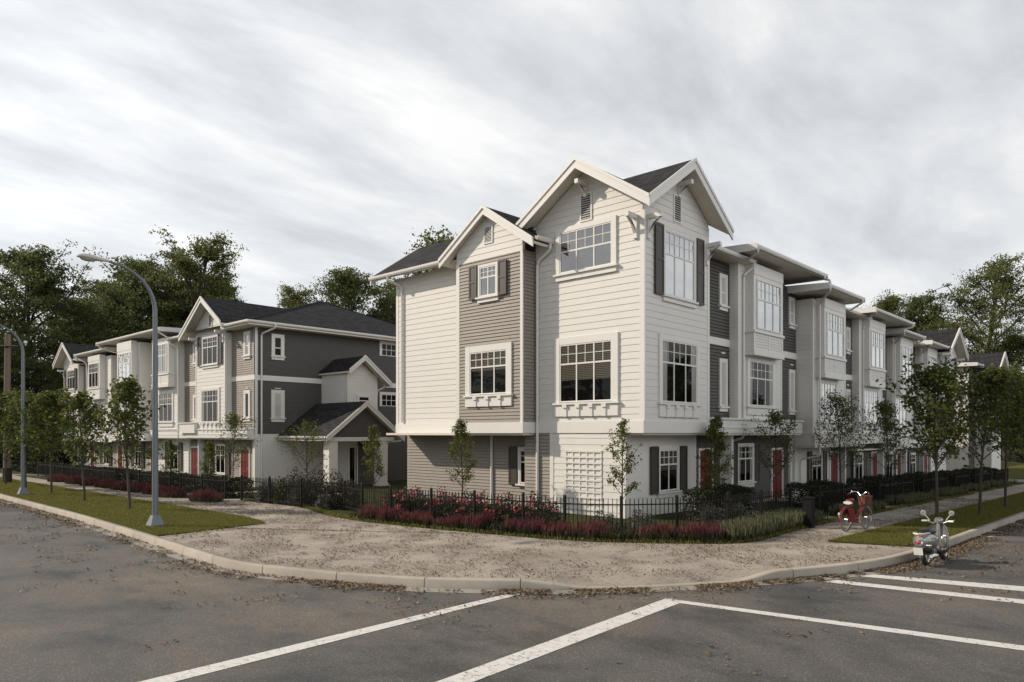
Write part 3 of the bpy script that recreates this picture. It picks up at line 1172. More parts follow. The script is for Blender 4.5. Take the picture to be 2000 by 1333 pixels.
# side lane beyond the end of the row
poly_sheet('lane', M['apron'], [(62.6, v) for v in (8.3, 14, 20, 30, 45)], [(67.2, v) for v in (8.3, 14, 20, 30, 45)], 3, PAVE + .012)
poly_sheet('cross_path', M['apron'], [(u, 4.6) for u in (61.5, 63, 65, 67.5)], [(u, 8.3) for u in (61.5, 63, 65, 67.5)], 3, PAVE + .012)
poly_sheet('far_verge', M['lawn'], [(67.6, v) for v in (4.6, 8, 12, 14)], [(110, v) for v in (4.6, 8, 12, 14)], 6, PAVE + .02)


def marking(p, q, wd, z=.005):
    p, q = np.array(p, float), np.array(q, float)
    d = (q - p) / np.linalg.norm(q - p)
    n = np.array((-d[1], d[0])) * wd / 2
    mb = MB()
    L = np.linalg.norm(q - p)
    k = max(1, int(L / 1.0))
    for i in range(k):
        a = p + (q - p) * i / k
        b = p + (q - p) * (i + 1) / k
        mb.face([(a + n).tolist() + [gz(*a) + z], (b + n).tolist() + [gz(*b) + z], (b - n).tolist() + [gz(*b) + z], (a - n).tolist() + [gz(*a) + z]])
    o = mb.build('road_marking', M['paint'])
    o['kind'] = 'structure'
    return o


def marking_poly(pts, z=.005):
    mb = MB()
    mb.face([(x, y, gz(x, y) + z) for x, y in pts])
    o = mb.build('road_marking', M['paint'])
    o['kind'] = 'structure'


def ext(p, q, k):
    return (q[0] + (q[0] - p[0]) * k, q[1] + (q[1] - p[1]) * k)


# stop line and lane lines
marking_poly([(9.50, 9.06), (9.80, 8.86), ext((9.80, 8.86), (3.53, 8.69), .8), ext((9.50, 9.06), (3.24, 8.99), .8)])
marking_poly([(11.22, 6.76), (11.07, 6.40), ext((11.07, 6.40), (5.91, 6.13), .9), ext((11.22, 6.76), (5.61, 6.45), .9)])
marking_poly([(11.224, 6.76), (11.074, 6.40), ext((11.07, 6.40), (11.78, 1.63), 1.2), ext((11.50, 6.49), (12.18, 1.69), 1.2)], .0055)
marking_poly([(14.60, 5.26), (14.95, 5.14), ext((14.95, 5.14), (15.40, 2.11), 2.2), ext((14.60, 5.26), (15.02, 2.11), 2.2)])
marking_poly([(15.66, 4.92), (16.06, 4.78), ext((16.06, 4.78), (16.74, 2.32), 2.2), ext((15.66, 4.92), (16.22, 2.25), 2.2)])
# ------------------------------------------------------------------ the corner row (right-hand building)
def cross_gable(parent, u0, u1, v0, v1, ze, zp, th=.11, board=.36):
    """two equal gable roofs crossing over a square tower"""
    uc, vc = (u0 + u1) / 2, (v0 + v1) / 2
    C_ = (uc, vc, zp)
    arms = []
    ends = {'w': (u0, vc), 'e': (u1, vc), 's': (uc, v0), 'n': (uc, v1)}
    corners = {'ws': (u0, v0), 'wn': (u0, v1), 'es': (u1, v0), 'en': (u1, v1)}
    r_, sf = MB(), MB()

    def dn(p, d):
        return (p[0], p[1], p[2] - d)
    for e, (eu, ev) in ends.items():
        for c, (cu, cv) in corners.items():
            if e in c:
                T = [(eu, ev, zp), C_, (cu, cv, ze)]
                r_.hexa([dn(p, th) for p in T], T)
                sf.hexa([dn(p, th + .09) for p in T], [dn(p, th + .002) for p in T])
    ro = r_.build('roof', M['shingle'], parent)
    sf.build('soffit', M['soffit'], ro)
    bb = MB()
    for (F, c, a, b, pl) in ((face_l(u0), vc, v0, v1, 0), (face_r(v0), uc, u0, u1, 0)):
        ea = .05 if a in (u0, v0) else 0
        for s1 in (a, b):
            x = s1 - .051 if s1 == a else s1
            zz = ze - (.0 if s1 != a else .033)
            bb.hexa([F(c, zp - board + .02, 0), F(x, zz - board + .02, 0), F(x, zz + .02, 0), F(c, zp + .02, 0)],
                    [F(c, zp - board + .02, .05), F(x, zz - board + .02, .05), F(x, zz + .02, .05), F(c, zp + .02, .05)])
            bb.hexa([F(c, zp - .08, .051), F(x, zz - .08, .051), F(x, zz + .035, .051), F(c, zp + .035, .051)],
                    [F(c, zp - .08, .085), F(x, zz - .08, .085), F(x, zz + .035, .085), F(c, zp + .035, .085)])
    bb.build('bargeboard', M['trim'], ro)
    return ro


B = thing('townhouse_row', 'large white townhouse row on the street corner with a tall gabled corner tower',
          'building', (19.7, 12.7, 0.0))
FL = face_l(19.7)
FB = face_l(19.0)
FT = face_r(12.7)
FG = face_r(13.4)
# inner cores so that no light leaks through
core = MB()
core.box(19.72, 23.98, 12.72, 17.18, 2.95, 10.0)
core.box(19.72, 24.4, 13.42, 17.2, -0.6, 2.94)
core.box(20.28, 24.4, 17.2, 25.1, -0.6, 2.94)
core.box(19.72, 24.4, 17.0, 25.1, 2.95, 9.5)
core.box(24.0, 62, 14.0, 25.1, -1.2, 9.0)
core.build('inner_wall', M['taupe'], B)

# tower: street-left face and street-right face
TC, UC = 14.95, 21.85        # gable centres
TP = 12.05                    # ridge height
sl_ = .66


def clip_t(z):
    h = max(0.0, (TP - .25 - z) / sl_)
    return (max(12.7, TC - h), min(17.2, TC + h))


def clip_u(z):
    h = max(0.0, (TP - .25 - z) / sl_)
    return (max(19.7, UC - h), min(24.0, UC + h))


def gable_wall(F, s0, s1, z0, z1, mat, ex, clip, name='wall', label=None):
    mb = MB()
    siding(mb, F, s0, s1, z0, z1, ex, .022, clip)
    zk = z0
    poly_l, poly_r = [], []
    for z in np.linspace(z0, z1, 24):
        a, b = clip(z)
        if b > a:
            poly_l.append((a, z))
            poly_r.append((b, z))
    mb.fpoly(F, poly_l + poly_r[::-1], -.12, -.004)
    o = mb.build(name, M[mat], B if name != 'gable_wall_left' else B)
    if label:
        o['label'] = label
    return o


def gable_wall_on(parent, F, s0, s1, z0, z1, mat, ex, clip, name='wall', label=None):
    o = gable_wall(F, s0, s1, z0, z1, mat, ex, clip, name, label)
    if parent is not B:
        d0, d1 = ROOT[B], ROOT[parent]
        o.parent = parent
        o.data.transform(Matrix.Translation(d0 - d1))
        ROOT[o] = d1
    return o


gable_wall(FL, 12.7, 17.2, 3.32, 11.75, 'white', .222, clip_t, label='white lap siding gable wall of the corner tower facing left')
gable_wall(FT, 19.7, 24.0, 3.32, 11.75, 'white', .222, clip_u, label='white lap siding gable wall of the corner tower facing right')
cross_gable(B, 19.1, 24.6, 12.1, 17.75, 10.22, TP)
boxpart(B, 'corner_board', M['trim'], [(FL, 12.62, 12.8, 3.32, 10.0, -.02, .03), (FT, 19.672, 19.83, 3.32, 10.0, -.02, .032), (FT, 23.87, 24.02, 3.3, 9.6, -.3, .03)])
boxpart(B, 'belt_course', M['trim'], [(FL, 12.665, 17.2, 2.932, 3.318, -.3, .052), (FT, 19.646, 24.03, 2.93, 3.32, -.3, .06)])
window(B, FL, TC, 8.46, 9.86, 2.2, 'triple', 'glass_mid', trim=.17, apron=.17, split=.52)
window(B, FL, TC, 3.99, 5.98, 2.2, 'triple', 'glass', trim=.24, apron=.40, corbels=4, split=.66, blind=.62)
window(B, FT, 21.9, 7.5, 9.62, 1.95, 'triple', 'glass_sky', trim=.10, apron=.14, shutters=.5, sh_mat='shutter')
window(B, FT, 21.9, 3.95, 6.0, 2.3, 'triple', 'glass', trim=.17, apron=.4, corbels=4, curtain=.14)
vent(B, FL, 14.93, 10.14, 10.98, .40)
vent(B, FT, 21.77, 10.08, 10.9, .40)
bracket(B, FL, TC, 11.25, .55, .35)
bracket(B, FT, UC, 11.25, .55, .35)
bracket(B, FL, 12.95, 9.75, .55, .62)
bracket(B, FT, 19.95, 9.75, .55, .62)
bracket(B, FT, 23.8, 9.55, .58, .62)
# ground storey of the tower
wall(B, FL, 13.39, 16.42, .1, 2.93, M['white'], .222, label='white ground floor siding beside the trellis')
wall(B, FL, 16.42, 17.7, .1, 2.93, M['taupe'], .125, label='taupe ground floor siding strip behind the downpipe')
wall(B, FG, 19.7, 24.35, .1, 2.93, M['white'], .222, label='white ground floor siding under the overhanging tower')
boxpart(B, 'corner_board', M['trim'], [(FL, 16.36, 16.52, .1, 2.93, -.02, .034), (FL, 13.32, 13.5, .1, 2.93, -.02, .034), (FG, 19.669, 19.86, .1, 2.93, -.02, .035)])
sfit = MB()
sfit.box(19.76, 24.4, 12.74, 13.44, 2.86, 2.94)
sfit.build('soffit', M['soffit'], B)
window(B, FG, 22.35, .92, 2.35, 1.2, 'double', 'glass', trim=.1, apron=.14, shutters=.48, sh_mat='shutter', blind=.5)
boxpart(B, 'foundation', M['found'], [(FL, 13.395, 25.2, -.3, .1, -.3, .012), (FG, 19.69, 33.0, -.5, .1, -.3, .012)])

# grey bay with its small gable
BC, BP = 18.88, 11.22


def clip_b(z):
    h = max(0.0, (BP - .22 - z) / .66)
    return (max(17.2, BC - h), min(20.6, BC + h))


wall(B, FB, 17.2, 20.6, 3.32, 9.36, M['taupe'], .125, label='taupe lap siding bay wall below the small gable', depth=.69)
gable_wall(FB, 17.2, 20.6, 9.36, 10.98, 'white', .222, clip_b, label='white siding in the small gable')
FS = face_r(17.2)
wall(B, FS, 19.02, 19.69, 2.95, 9.4, M['taupe'], .125, label='shaded side of the taupe bay', depth=.05)
gable(B, FB, BC, 2.42, BP, .66, .27, 2.75, board=.33)
gutter(B, FS, 18.78, 19.69, 9.70, .76)
boxpart(B, 'corner_board', M['trim'], [(FB, 20.44, 20.62, 3.32, 9.36, -.3, .03), (FB, 17.18, 17.3, 3.32, 9.36, -.02, .03)])
boxpart(B, 'belt_course', M['trim'], [(FB, 17.15, 20.66, 2.93, 3.32, -.7, .055), (FL, 20.66, 25.22, 2.93, 3.32, -.3, .055)])
window(B, FB, BC, 7.98, 9.06, .85, 'double', 'glass_mid', trim=.10, apron=.14, shutters=.42)
window(B, FB, BC, 4.36, 5.94, 1.9, 'triple', 'glass', trim=.24, apron=.36, corbels=3, blind=.45)
vent(B, FB, BC, 9.95, 10.5, .36)
wall(B, FL, 20.6, 25.2, 3.32, 9.6, M['white'], .222, label='white siding of the rear part of the left face')
boxpart(B, 'corner_board', M['trim'], [(FL, 25.06, 25.22, 3.32, 9.6, -.3, .03)])
# rear roof
FE = face_r(17.3)
gable(B, face_r(17.4), 21.85, 2.75, 11.55, .66, -.2, 8.85, board=.2)
rb = MB()
Fn = lambda s, z, n=0.0: (s, 26.26 + n, z)
for sg in (-1, 1):
    s1 = 21.85 + sg * 2.75
    rb.hexa([Fn(21.85, 11.2), Fn(s1, 9.40), Fn(s1, 9.76), Fn(21.85, 11.58)], [Fn(21.85, 11.2, .06), Fn(s1, 9.40, .06), Fn(s1, 9.76, .06), Fn(21.85, 11.58, .06)])
rb.build('bargeboard', M['trim'], B)
gutter(B, face_l(19.1), 21.4, 26.28, 9.72, .0)
downpipe(B, [(19.05, 25.0, 9.62), (19.05, 25.0, 9.45), (19.62, 24.75, 9.2), (19.62, 24.75, 3.4)])
# ground storey under the bay
FU = face_l(20.25)
wall(B, FU, 17.2, 25.15, .1, 2.93, M['taupe'], .125, label='taupe ground floor siding under the bay', depth=.4)
wall(B, face_r(17.7), 19.7, 20.24, .1, 2.93, M['taupe'], .125, label='return wall beside the bay', depth=.04)
window(B, FU, 17.95, 1.05, 2.3, .95, 'double', 'glass', trim=.1, shutters=.42)
downpipe(B, [(20.18, 19.9, 2.95), (20.18, 19.9, .12)], .055)
fl2 = MB()
fl2.box(19.05, 20.3, 17.24, 25.1, 2.85, 2.94)
fl2.build('soffit', M['soffit'], B)
# downpipe on the tower
downpipe(B, [(19.55, 16.40, 9.58), (19.55, 16.40, 9.35), (19.62, 17.02, 9.05), (19.62, 17.06, 8.8), (19.62, 17.06, .2)], .055)

# trellis leaning on the wall: a thing of its own
tr = MB()
for i in range(6):
    v = 15.80 - i * .30
    tr.box(19.66, 19.674, v - .03, v + .03, .30, 2.36)
for i in range(11):
    z = .36 + i * .195
    tr.box(19.645, 19.659, 14.28, 15.84, z - .03, z + .03)
tag(tr.build('trellis', M['trim'], off=(19.6, 15.0, .13)), 'white square lattice trellis against the white tower wall', 'trellis')


def narrow(F, sc, zo, top=True, g1='blind', g2='blind', wd=.40):
    window(B, F, sc, 7.86 + zo, 8.93 + zo, wd, 'hung', g1, trim=.12, apron=.13, split=.45)
    window(B, F, sc, 3.98 + zo, 5.68 + zo, wd, 'single', g2, trim=.12, apron=.13, split=1.2)


def dark_panel(u0, u1, vp, zo, win, ztop=9.45):
    F = face_r(vp)
    wall(B, F, u0, u1, 3.5 + zo, 6.29 + zo, M['shaded_taupe'], .125, label='shaded taupe lap siding panel, lower', depth=.4)
    wall(B, F, u0, u1, 6.57 + zo, ztop, M['shaded_taupe'], .125, label='shaded taupe lap siding panel, upper', depth=.4)
    boxpart(B, 'belt_course', M['trim'], [(F, u0, u1, 6.29 + zo, 6.57 + zo, -.1, .035)])
    narrow(F, win, zo)


def block(u0, u1, vf, vback, zo, o0, o1, on, g1='glass_sky', g2='glass', ztop=9.45, zo2=None):
    F = face_r(vf)
    wall(B, F, u0, u1, 3.5 + zo, ztop, M['white'], .222, label='white siding of a projecting house front', depth=vback - vf + .3)
    FLs = face_l(u0)
    wall(B, FLs, vf + .012, vback, 3.5 + zo, ztop, M['white'], .222, label='white siding return', depth=.05)
    boxpart(B, 'corner_board', M['trim'], [(F, u0 - .022, u0 + .1, 3.5 + zo, ztop, -.1, .03), (F, u1 - .1, u1 + .015, 3.5 + zo, ztop, -.1, .03)])
    oriel(B, F, o0, o1, on, 6.0 + zo, ztop + .05, 7.05 + zo, 9.0 + zo, g1)
    window(B, F, (o0 + o1) / 2, 4.03 + zo, 5.82 + zo, min(2.2, (o1 - o0) - .55), 'triple', g2, trim=.2, apron=.28, split=.62, curtain=.12 if g2 == 'glass' else 0)


def belt_box(u0, u1, v, zo, vb):
    F = face_r(v)
    boxpart(B, 'belt_course', M['trim'], [(F, u0, u1, 2.93 + zo, 3.43 + zo, -(vb - v), 0.0), (F, u0 - .03, u1 + .03, 3.432 + zo, 3.5 + zo, -(vb - v), .06),
                                          (F, u0 + .01, u1 - .01, 3.12 + zo, 3.15 + zo, 0, .025)], True)


# A: first recess, B: block with bay window, ...
dark_panel(24.0, 26.64, 13.22, 0, 26.06, 9.5)
block(26.64, 30.74, 12.86, 13.22, 0, 27.26, 30.04, .36, 'glass_sky', 'glass', 9.55)
dark_panel(30.74, 33.2, 13.22, 0, 32.65, 9.5)
belt_box(24.05, 32.44, 12.62, 0, 13.4)
block(33.2, 37.4, 12.46, 13.22, -.55, 33.6, 36.3, .38, 'glass_sky', 'glass_sky', 9.0)
dark_panel(37.4, 40.7, 13.22, -.55, 40.0, 8.9)
belt_box(33.0, 40.0, 12.28, -.55, 13.4)
block(40.7, 44.6, 12.86, 13.22, -.55, 41.25, 44.0, .36, 'glass_sky', 'glass_sky', 9.0)
dark_panel(44.6, 47.9, 13.55, -.75, 46.9, 8.8)
belt_box(40.6, 47.6, 12.6, -.55, 13.5)
block(47.9, 52.0, 13.2, 13.55, -.75, 48.2, 50.9, .36, 'glass_sky', 'glass_sky', 8.75)
dark_panel(52.0, 54.1, 13.55, -.85, 53.2, 8.65)
block(54.1, 57.5, 13.2, 13.55, -.85, 54.4, 56.9, .36, 'glass_sky', 'glass_sky', 8.65)
belt_box(47.7, 57.4, 12.95, -.85, 13.7)
# far tower
F2 = face_r(12.7)
C2, P2 = 59.75, 10.45


def clip_2(z):
    h = max(0.0, (P2 - .25 - z) / .66)
    return (max(57.6, C2 - h), min(61.9, C2 + h))


gable_wall(F2, 57.6, 61.9, 2.2, 10.2, 'white', .222, clip_2, label='white gable wall at the far end of the row')
wall(B, face_l(57.6), 12.72, 14.0, 2.2, 8.5, M['white'], .222, label='white return of the far gable', depth=.05)
gable(B, F2, C2, 2.75, P2, .66, .6, 12.0)
window(B, F2, C2, 6.55, 8.35, 1.95, 'triple', 'glass_sky', trim=.12, shutters=.45)
window(B, F2, C2, 3.0, 5.0, 2.1, 'triple', 'glass_sky', trim=.17, apron=.3)
wall(B, face_r(13.4), 57.5, 61.9, -.9, 2.2, M['white'], .222, label='white ground floor at the far end', depth=1.0)
bracket(B, F2, 61.7, 8.3, .55, .55)
bracket(B, F2, 57.8, 8.3, .55, .55)

# eaves along the row
def FRv(v):
    return face_r(v)


eave(B, FRv(13.22), 24.05, 27.42, .62, 9.72, 6.0, .05)
eave(B, FRv(12.86), 26.0, 33.15, .96, 9.98, 6.0, .05)
eave(B, FRv(12.46), 32.25, 36.9, .96, 9.40, 6.0, .05)
eave(B, FRv(13.22), 37.3, 41.7, .62, 9.17, 6.0, .05)
eave(B, FRv(12.86), 39.95, 47.06, .96, 9.38, 6.0, .05)
eave(B, FRv(13.2), 46.5, 51.2, .90, 9.02, 6.0, .05)
eave(B, FRv(13.55), 50.9, 53.2, .75, 8.80, 6.0, .05)
eave(B, FRv(13.2), 52.8, 57.4, .90, 8.92, 6.0, .05)


def swan(u, v_e, z, v_w, du, zend, tail=None):
    P = [(u, v_e, z - .08), (u, v_e, z - .30), (u + du, v_w - .07, z - .62), (u + du, v_w - .07, z - .85), (u + du, v_w - .07, zend)]
    if tail:
        P += tail
    downpipe(B, P)


swan(27.3, 12.55, 9.72, 12.86, -.30, 2.75, [(27.0, 13.3, 2.62), (26.95, 13.3, .25), (26.95, 13.1, .12)])
downpipe(B, [(26.2, 11.85, 9.9), (26.2, 11.85, 9.68), (26.75, 12.5, 9.62), (27.25, 12.53, 9.72)])
swan(32.45, 11.42, 9.40, 12.3, 1.0, 1.9, [(33.5, 13.1, 1.75), (33.5, 13.1, -.2)])
downpipe(B, [(32.9, 11.82, 9.9), (32.9, 11.82, 9.72), (32.6, 11.5, 9.6), (32.55, 11.45, 9.42)])
swan(41.55, 12.52, 9.17, 12.86, -.35, 2.2, [(41.2, 13.25, 2.05), (41.2, 13.25, -.3)])
downpipe(B, [(40.2, 11.85, 9.3), (40.2, 11.85, 9.1), (41.0, 12.45, 9.1), (41.5, 12.5, 9.17)])
downpipe(B, [(36.7, 11.42, 9.32), (36.7, 11.42, 9.15), (37.5, 12.3, 8.95), (37.6, 12.55, 9.14)])
swan(46.9, 12.28, 9.02, 13.2, 1.2, 2.0)
downpipe(B, [(46.85, 11.82, 9.3), (46.85, 11.82, 9.1), (46.7, 12.2, 9.02)])
swan(52.95, 12.28, 8.92, 13.2, 1.3, 2.0)
downpipe(B, [(51.0, 12.28, 8.95), (51.0, 12.28, 8.78), (51.6, 12.75, 8.72)])
downpipe(B, [(57.2, 12.28, 8.86), (57.2, 12.28, 8.7), (57.5, 12.75, 8.45), (57.5, 12.62, 2.3)])

# ground storey along the row
def ground_storey(u0, u1, mat, zo, v=13.4, zb=None):
    wall(B, face_r(v), u0, u1, (-.4 if zb is None else zb) + 0.0, 2.93 + zo, M[mat], .222 if mat == 'white' else .125,
         label=('white' if mat == 'white' else 'shaded_taupe') + ' ground floor siding', depth=.3)


ground_storey(24.35, 33.0, 'shaded_taupe', 0, zb=.1)
ground_storey(33.0, 37.5, 'white', -.55, 13.2)
ground_storey(37.5, 45.9, 'shaded_taupe', -.55, zb=-.6)
ground_storey(45.9, 49.2, 'white', -.6, 13.3, -.7)
ground_storey(49.2, 57.5, 'shaded_taupe', -.85, 13.5, -.8)
boxpart(B, 'trim_post', M['trim'], [(FG, 26.2, 26.36, .0, 2.93, 0, .5), (FG, 32.75, 32.98, -.2, 2.93, 0, .12), (face_r(13.2), 37.3, 37.5, -.4, 2.38, -.1, .04),
                                    (FG, 39.35, 39.5, -.4, 2.38, 0, .3), (FG, 45.75, 45.95, -.5, 2.3, 0, .3), (face_r(13.5), 50.8, 51.0, -.6, 2.1, 0, .3)])
bsof = MB()
bsof.box(24.06, 32.4, 12.66, 13.4, 2.85, 2.94)
bsof.box(33.05, 39.9, 12.3, 13.4, 2.28, 2.39)
bsof.box(40.65, 57.4, 12.98, 13.5, 2.0, 2.09)
bsof.build('soffit', M['soffit'], B)
door(B, FG, 24.55, 25.5, .18, 2.28)
door(B, FG, 30.95, 32.0, .05, 2.2)
door(B, FG, 37.95, 39.0, -.2, 1.95)
door(B, FG, 44.5, 45.5, -.3, 1.8)
door(B, face_r(13.5), 49.55, 50.6, -.4, 1.7)
door(B, face_r(13.5), 55.9, 56.9, -.5, 1.6)
window(B, FG, 28.35, .95, 2.42, 1.35, 'double', 'glass', trim=.1, apron=.16, shutters=.45, blind=.0, curtain=.16)
window(B, face_r(13.2), 35.6, .35, 1.95, 1.2, 'double', 'glass', trim=.1, apron=.1, shutters=.45)
window(B, FG, 42.3, .3, 1.8, 1.15, 'double', 'glass', trim=.1, apron=.14, shutters=.45)
window(B, face_r(13.3), 47.5, .15, 1.7, 1.15, 'double', 'glass', trim=.1, apron=.14, shutters=.45)
window(B, face_r(13.5), 53.3, .05, 1.55, 1.2, 'double', 'glass', trim=.1, apron=.14, shutters=.45)
# door steps
for (a, b, v, z) in ((24.4, 26.4, 13.4, .16), (30.8, 32.3, 13.4, .04), (37.8, 39.3, 13.4, -.21), (44.4, 45.7, 13.4, -.31), (49.4, 50.8, 13.5, -.41), (55.7, 57.1, 13.5, -.51)):
    boxpart(B, 'door_step', M['found'], [(face_r(v), a, b, z - .5, z, 0.0, 1.25)])

# ------------------------------------------------------------------ the row on the left
L_ = thing('townhouse_row', 'white and taupe townhouse row on the left with dark hipped roof and gabled side porch', 'building', (20.2, 38.7, -.28))
BROW = B
B = L_
FA = face_l(20.2)
FTL = face_l(19.8)
FSD = face_r(38.7)
lc = MB()
lc.box(20.22, 34.7, 38.72, 72, 2.7, 9.0)
lc.box(20.6, 34.7, 38.72, 72, -.6, 2.69)
lc.build('inner_wall', M['taupe'], L_)


def ldark(v0, v1, zo, win=None, ztop=9.0):
    wall(L_, FA, v0, v1, 3.2 + zo, 5.98 + zo, M['taupe'], .125, label='taupe lap siding panel, lower')
    wall(L_, FA, v0, v1, 6.25 + zo, ztop + zo, M['taupe'], .125, label='taupe lap siding panel, upper')
    boxpart(L_, 'belt_course', M['trim'], [(FA, v0, v1, 5.98 + zo, 6.25 + zo, -.1, .035)])
    if win:
        window(L_, FA, win, 7.42 + zo, 8.62 + zo, .42, 'hung', 'glass_mid', trim=.16, apron=.14, split=.45)
        window(L_, FA, win, 3.85 + zo, 5.25 + zo, .42, 'single', 'glass', trim=.16, apron=.14, split=1.2)


def lblock(v0, v1, u, zo, o0, o1, g1, g2, ztop=9.1):
    F = face_l(u)
    wall(L_, F, v0, v1, 3.2 + zo, ztop + zo, M['white'], .222, label='white siding of a projecting house front', depth=20.2 - u + .3)
    Fs = face_r(v0)
    wall(L_, Fs, u + .012, 20.2, 3.2 + zo, ztop + zo, M['white'], .222, label='white siding return', depth=.05)
    boxpart(L_, 'corner_board', M['trim'], [(F, v0 - .022, v0 + .1, 3.2 + zo, ztop + zo, -.1, .03), (F, v1 - .1, v1 + .015, 3.2 + zo, ztop + zo, -.1, .03)])
    oriel(L_, F, o0, o1, .4, 5.98 + zo, ztop + .12 + zo, 6.95 + zo, 8.82 + zo, g1)
    window(L_, F, (o0 + o1) / 2, 3.72 + zo, 5.6 + zo, 2.15, 'triple', g2, trim=.16, apron=.25, split=.62, blind=.3 if u == 19.8 else 0)


ldark(38.7, 41.5, 0, 39.55, 8.95)
boxpart(L_, 'corner_board', M['trim'], [(FA, 38.675, 38.84, 2.75, 8.95, -.1, .034), (FSD, 20.166, 20.34, 2.9, 8.95, -.1, .036)])
PL, CL = 11.12, 43.36


def clip_l(z):
    h = max(0.0, (PL - .25 - z) / .67)
    return (max(41.5, CL - h), min(45.45, CL + h))


gable_wall_on(L_, FTL, 41.5, 45.45, 3.2, 10.85, 'white', .222, clip_l, label='white gable wall near the end of the left row')
wall(L_, face_r(41.5), 19.812, 20.2, 3.2, 8.9, M['white'], .222, label='white return of the gable', depth=.05)
gable(L_, FTL, CL, 2.55, PL, .67, .6, 8.0, board=.34, right_half=3.15)
boxpart(L_, 'corner_board', M['trim'], [(FTL, 41.478, 41.6, 3.2, 9.4, -.1, .03), (FTL, 45.35, 45.47, 3.2, 9.4, -.1, .03)])
window(L_, FTL, 43.4, 7.12, 8.75, 1.95, 'triple', 'glass', trim=.12, apron=.14, shutters=.5)
window(L_, FTL, 43.4, 3.62, 5.55, 2.25, 'triple', 'glass', trim=.14, apron=.5, corbels=4, curtain=.1)
vent(L_, FTL, 43.36, 9.3, 10.1, .36)
bracket(L_, FTL, 45.25, 8.7, .55, .55)
bracket(L_, FTL, 41.7, 8.85, .55, .55)
ldark(45.45, 48.05, 0, 46.3, 8.95)
lblock(48.05, 52.0, 19.8, 0, 48.65, 51.36, 'glass_mid', 'glass')
ldark(52.0, 53.5, 0, None, 9.0)
lblock(53.5, 57.6, 19.4, -.2, 53.95, 56.7, 'glass_sky', 'glass_mid', 9.5)
ldark(57.6, 60.3, -.25, None, 9.2)
lblock(60.3, 65.5, 19.8, -.38, 61.6, 64.3, 'glass_mid', 'glass', 9.3)
ldark(65.5, 68.0, -.4, None, 9.0)
P3, C3 = 10.65, 70.1


def clip_3(z):
    h = max(0.0, (P3 - .25 - z) / .67)
    return (max(68.0, C3 - h), min(71.9, C3 + h))


gable_wall_on(L_, FTL, 68.0, 71.9, 2.6, 10.4, 'white', .222, clip_3, label='white gable wall at the far end of the left row')
wall(L_, face_r(68.0), 19.812, 20.2, 2.6, 8.6, M['white'], .222, label='white return of the far gable', depth=.05)
gable(L_, FTL, C3, 2.65, P3, .67, .6, 8.0)
window(L_, FTL, 69.85, 6.72, 8.3, 1.9, 'triple', 'glass_mid', trim=.12, apron=.14, shutters=.5)
window(L_, FTL, 69.85, 3.3, 5.2, 2.1, 'triple', 'glass', trim=.14, apron=.3)
bracket(L_, FTL, 71.7, 8.3, .55, .5)
vent(L_, FTL, C3, 8.95, 9.6, .34)
# ledges over the ground storey
for (v0, v1, u, zo) in ((38.72, 46.8, 19.72, 0), (46.8, 52.6, 19.75, -.02), (52.6, 60.0, 19.35, -.25), (60.0, 71.95, 19.72, -.38)):
    F = face_l(u)
    boxpart(L_, 'belt_course', M['trim'], [(F, v0, v1, 2.66 + zo, 3.14 + zo, -1.0, 0), (F, v0 - .02, v1 + .02, 3.142 + zo, 3.2 + zo, -1.0, .05), (F, v0 + .02, v1 - .02, 2.86 + zo, 2.89 + zo, 0, .025)], True)
boxpart(L_, 'ledge_box', M['trim'], [(face_l(19.72), 45.2, 47.4, 2.95, 3.55, -.4, .14), (face_l(19.72), 45.16, 47.44, 3.552, 3.62, -.4, .2)], True)
# ground storey
FGL = face_l(20.55)
for (v0, v1, mt) in ((38.7, 47.95, 'taupe'), (47.95, 53.4, 'white'), (53.4, 61.4, 'taupe'), (61.4, 64.9, 'taupe'), (64.9, 66.3, 'taupe'), (66.3, 71.9, 'white')):
    wall(L_, FGL, v0, v1, -.4, 2.66, M[mt], .222 if mt == 'white' else .125, label=mt + ' ground floor siding')
lcg = MB()
lcg.box(19.8, 20.6, 38.75, 71.9, 2.58, 2.67)
lcg.build('soffit', M['soffit'], L_)
for (a, b) in ((40.0, 41.0), (46.75, 47.8), (53.6, 54.5), (60.0, 61.0), (66.4, 67.3)):
    door(L_, FGL, a, b, -.12, 2.0)
for (c, wd) in ((43.62, 1.2), (50.5, 1.35), (56.9, 1.1), (63.6, 1.2), (69.9, 1.2)):
    window(L_, FGL, c, .5, 2.2, wd, 'double', 'glass', trim=.1, apron=.16, shutters=.55)
boxpart(L_, 'trim_post', M['trim'], [(FGL, 47.9, 48.05, -.4, 2.6, 0, .05), (FGL, 45.9, 46.0, -.4, 2.6, 0, .4), (FGL, 53.35, 53.5, -.4, 2.6, 0, .05), (FGL, 39.0, 39.12, -.4, 2.6, 0, .05)])
# eaves and gutters
eave(L_, FA, 41.0 + .0, 41.3, .8, 9.2, 2, .05, gut=False, ends=False)
eave(L_, FA, 46.4, 48.6, .8, 9.14, 6, .05)
eave(L_, face_l(19.8), 48.62, 60.5, .9, 9.78, 6, .04)
eave(L_, FA, 59.8, 67.1, .9, 9.42, 6, .04)
eave(L_, FA, 66.9, 68.0, .8, 9.1, 6, .04)
downpipe(L_, [(19.4, 48.5, 9.05), (19.4, 48.5, 8.8), (19.75, 48.0, 8.45), (19.75, 47.98, 2.6), (20.45, 47.98, 2.4), (20.45, 47.98, -.1)])
downpipe(L_, [(18.85, 48.9, 9.7), (18.85, 48.9, 9.5), (19.3, 48.55, 9.15)])
downpipe(L_, [(18.85, 60.2, 9.7), (18.85, 60.2, 9.5), (19.3, 60.0, 9.25), (19.75, 58.6, 8.9), (20.1, 58.6, 3.0)])
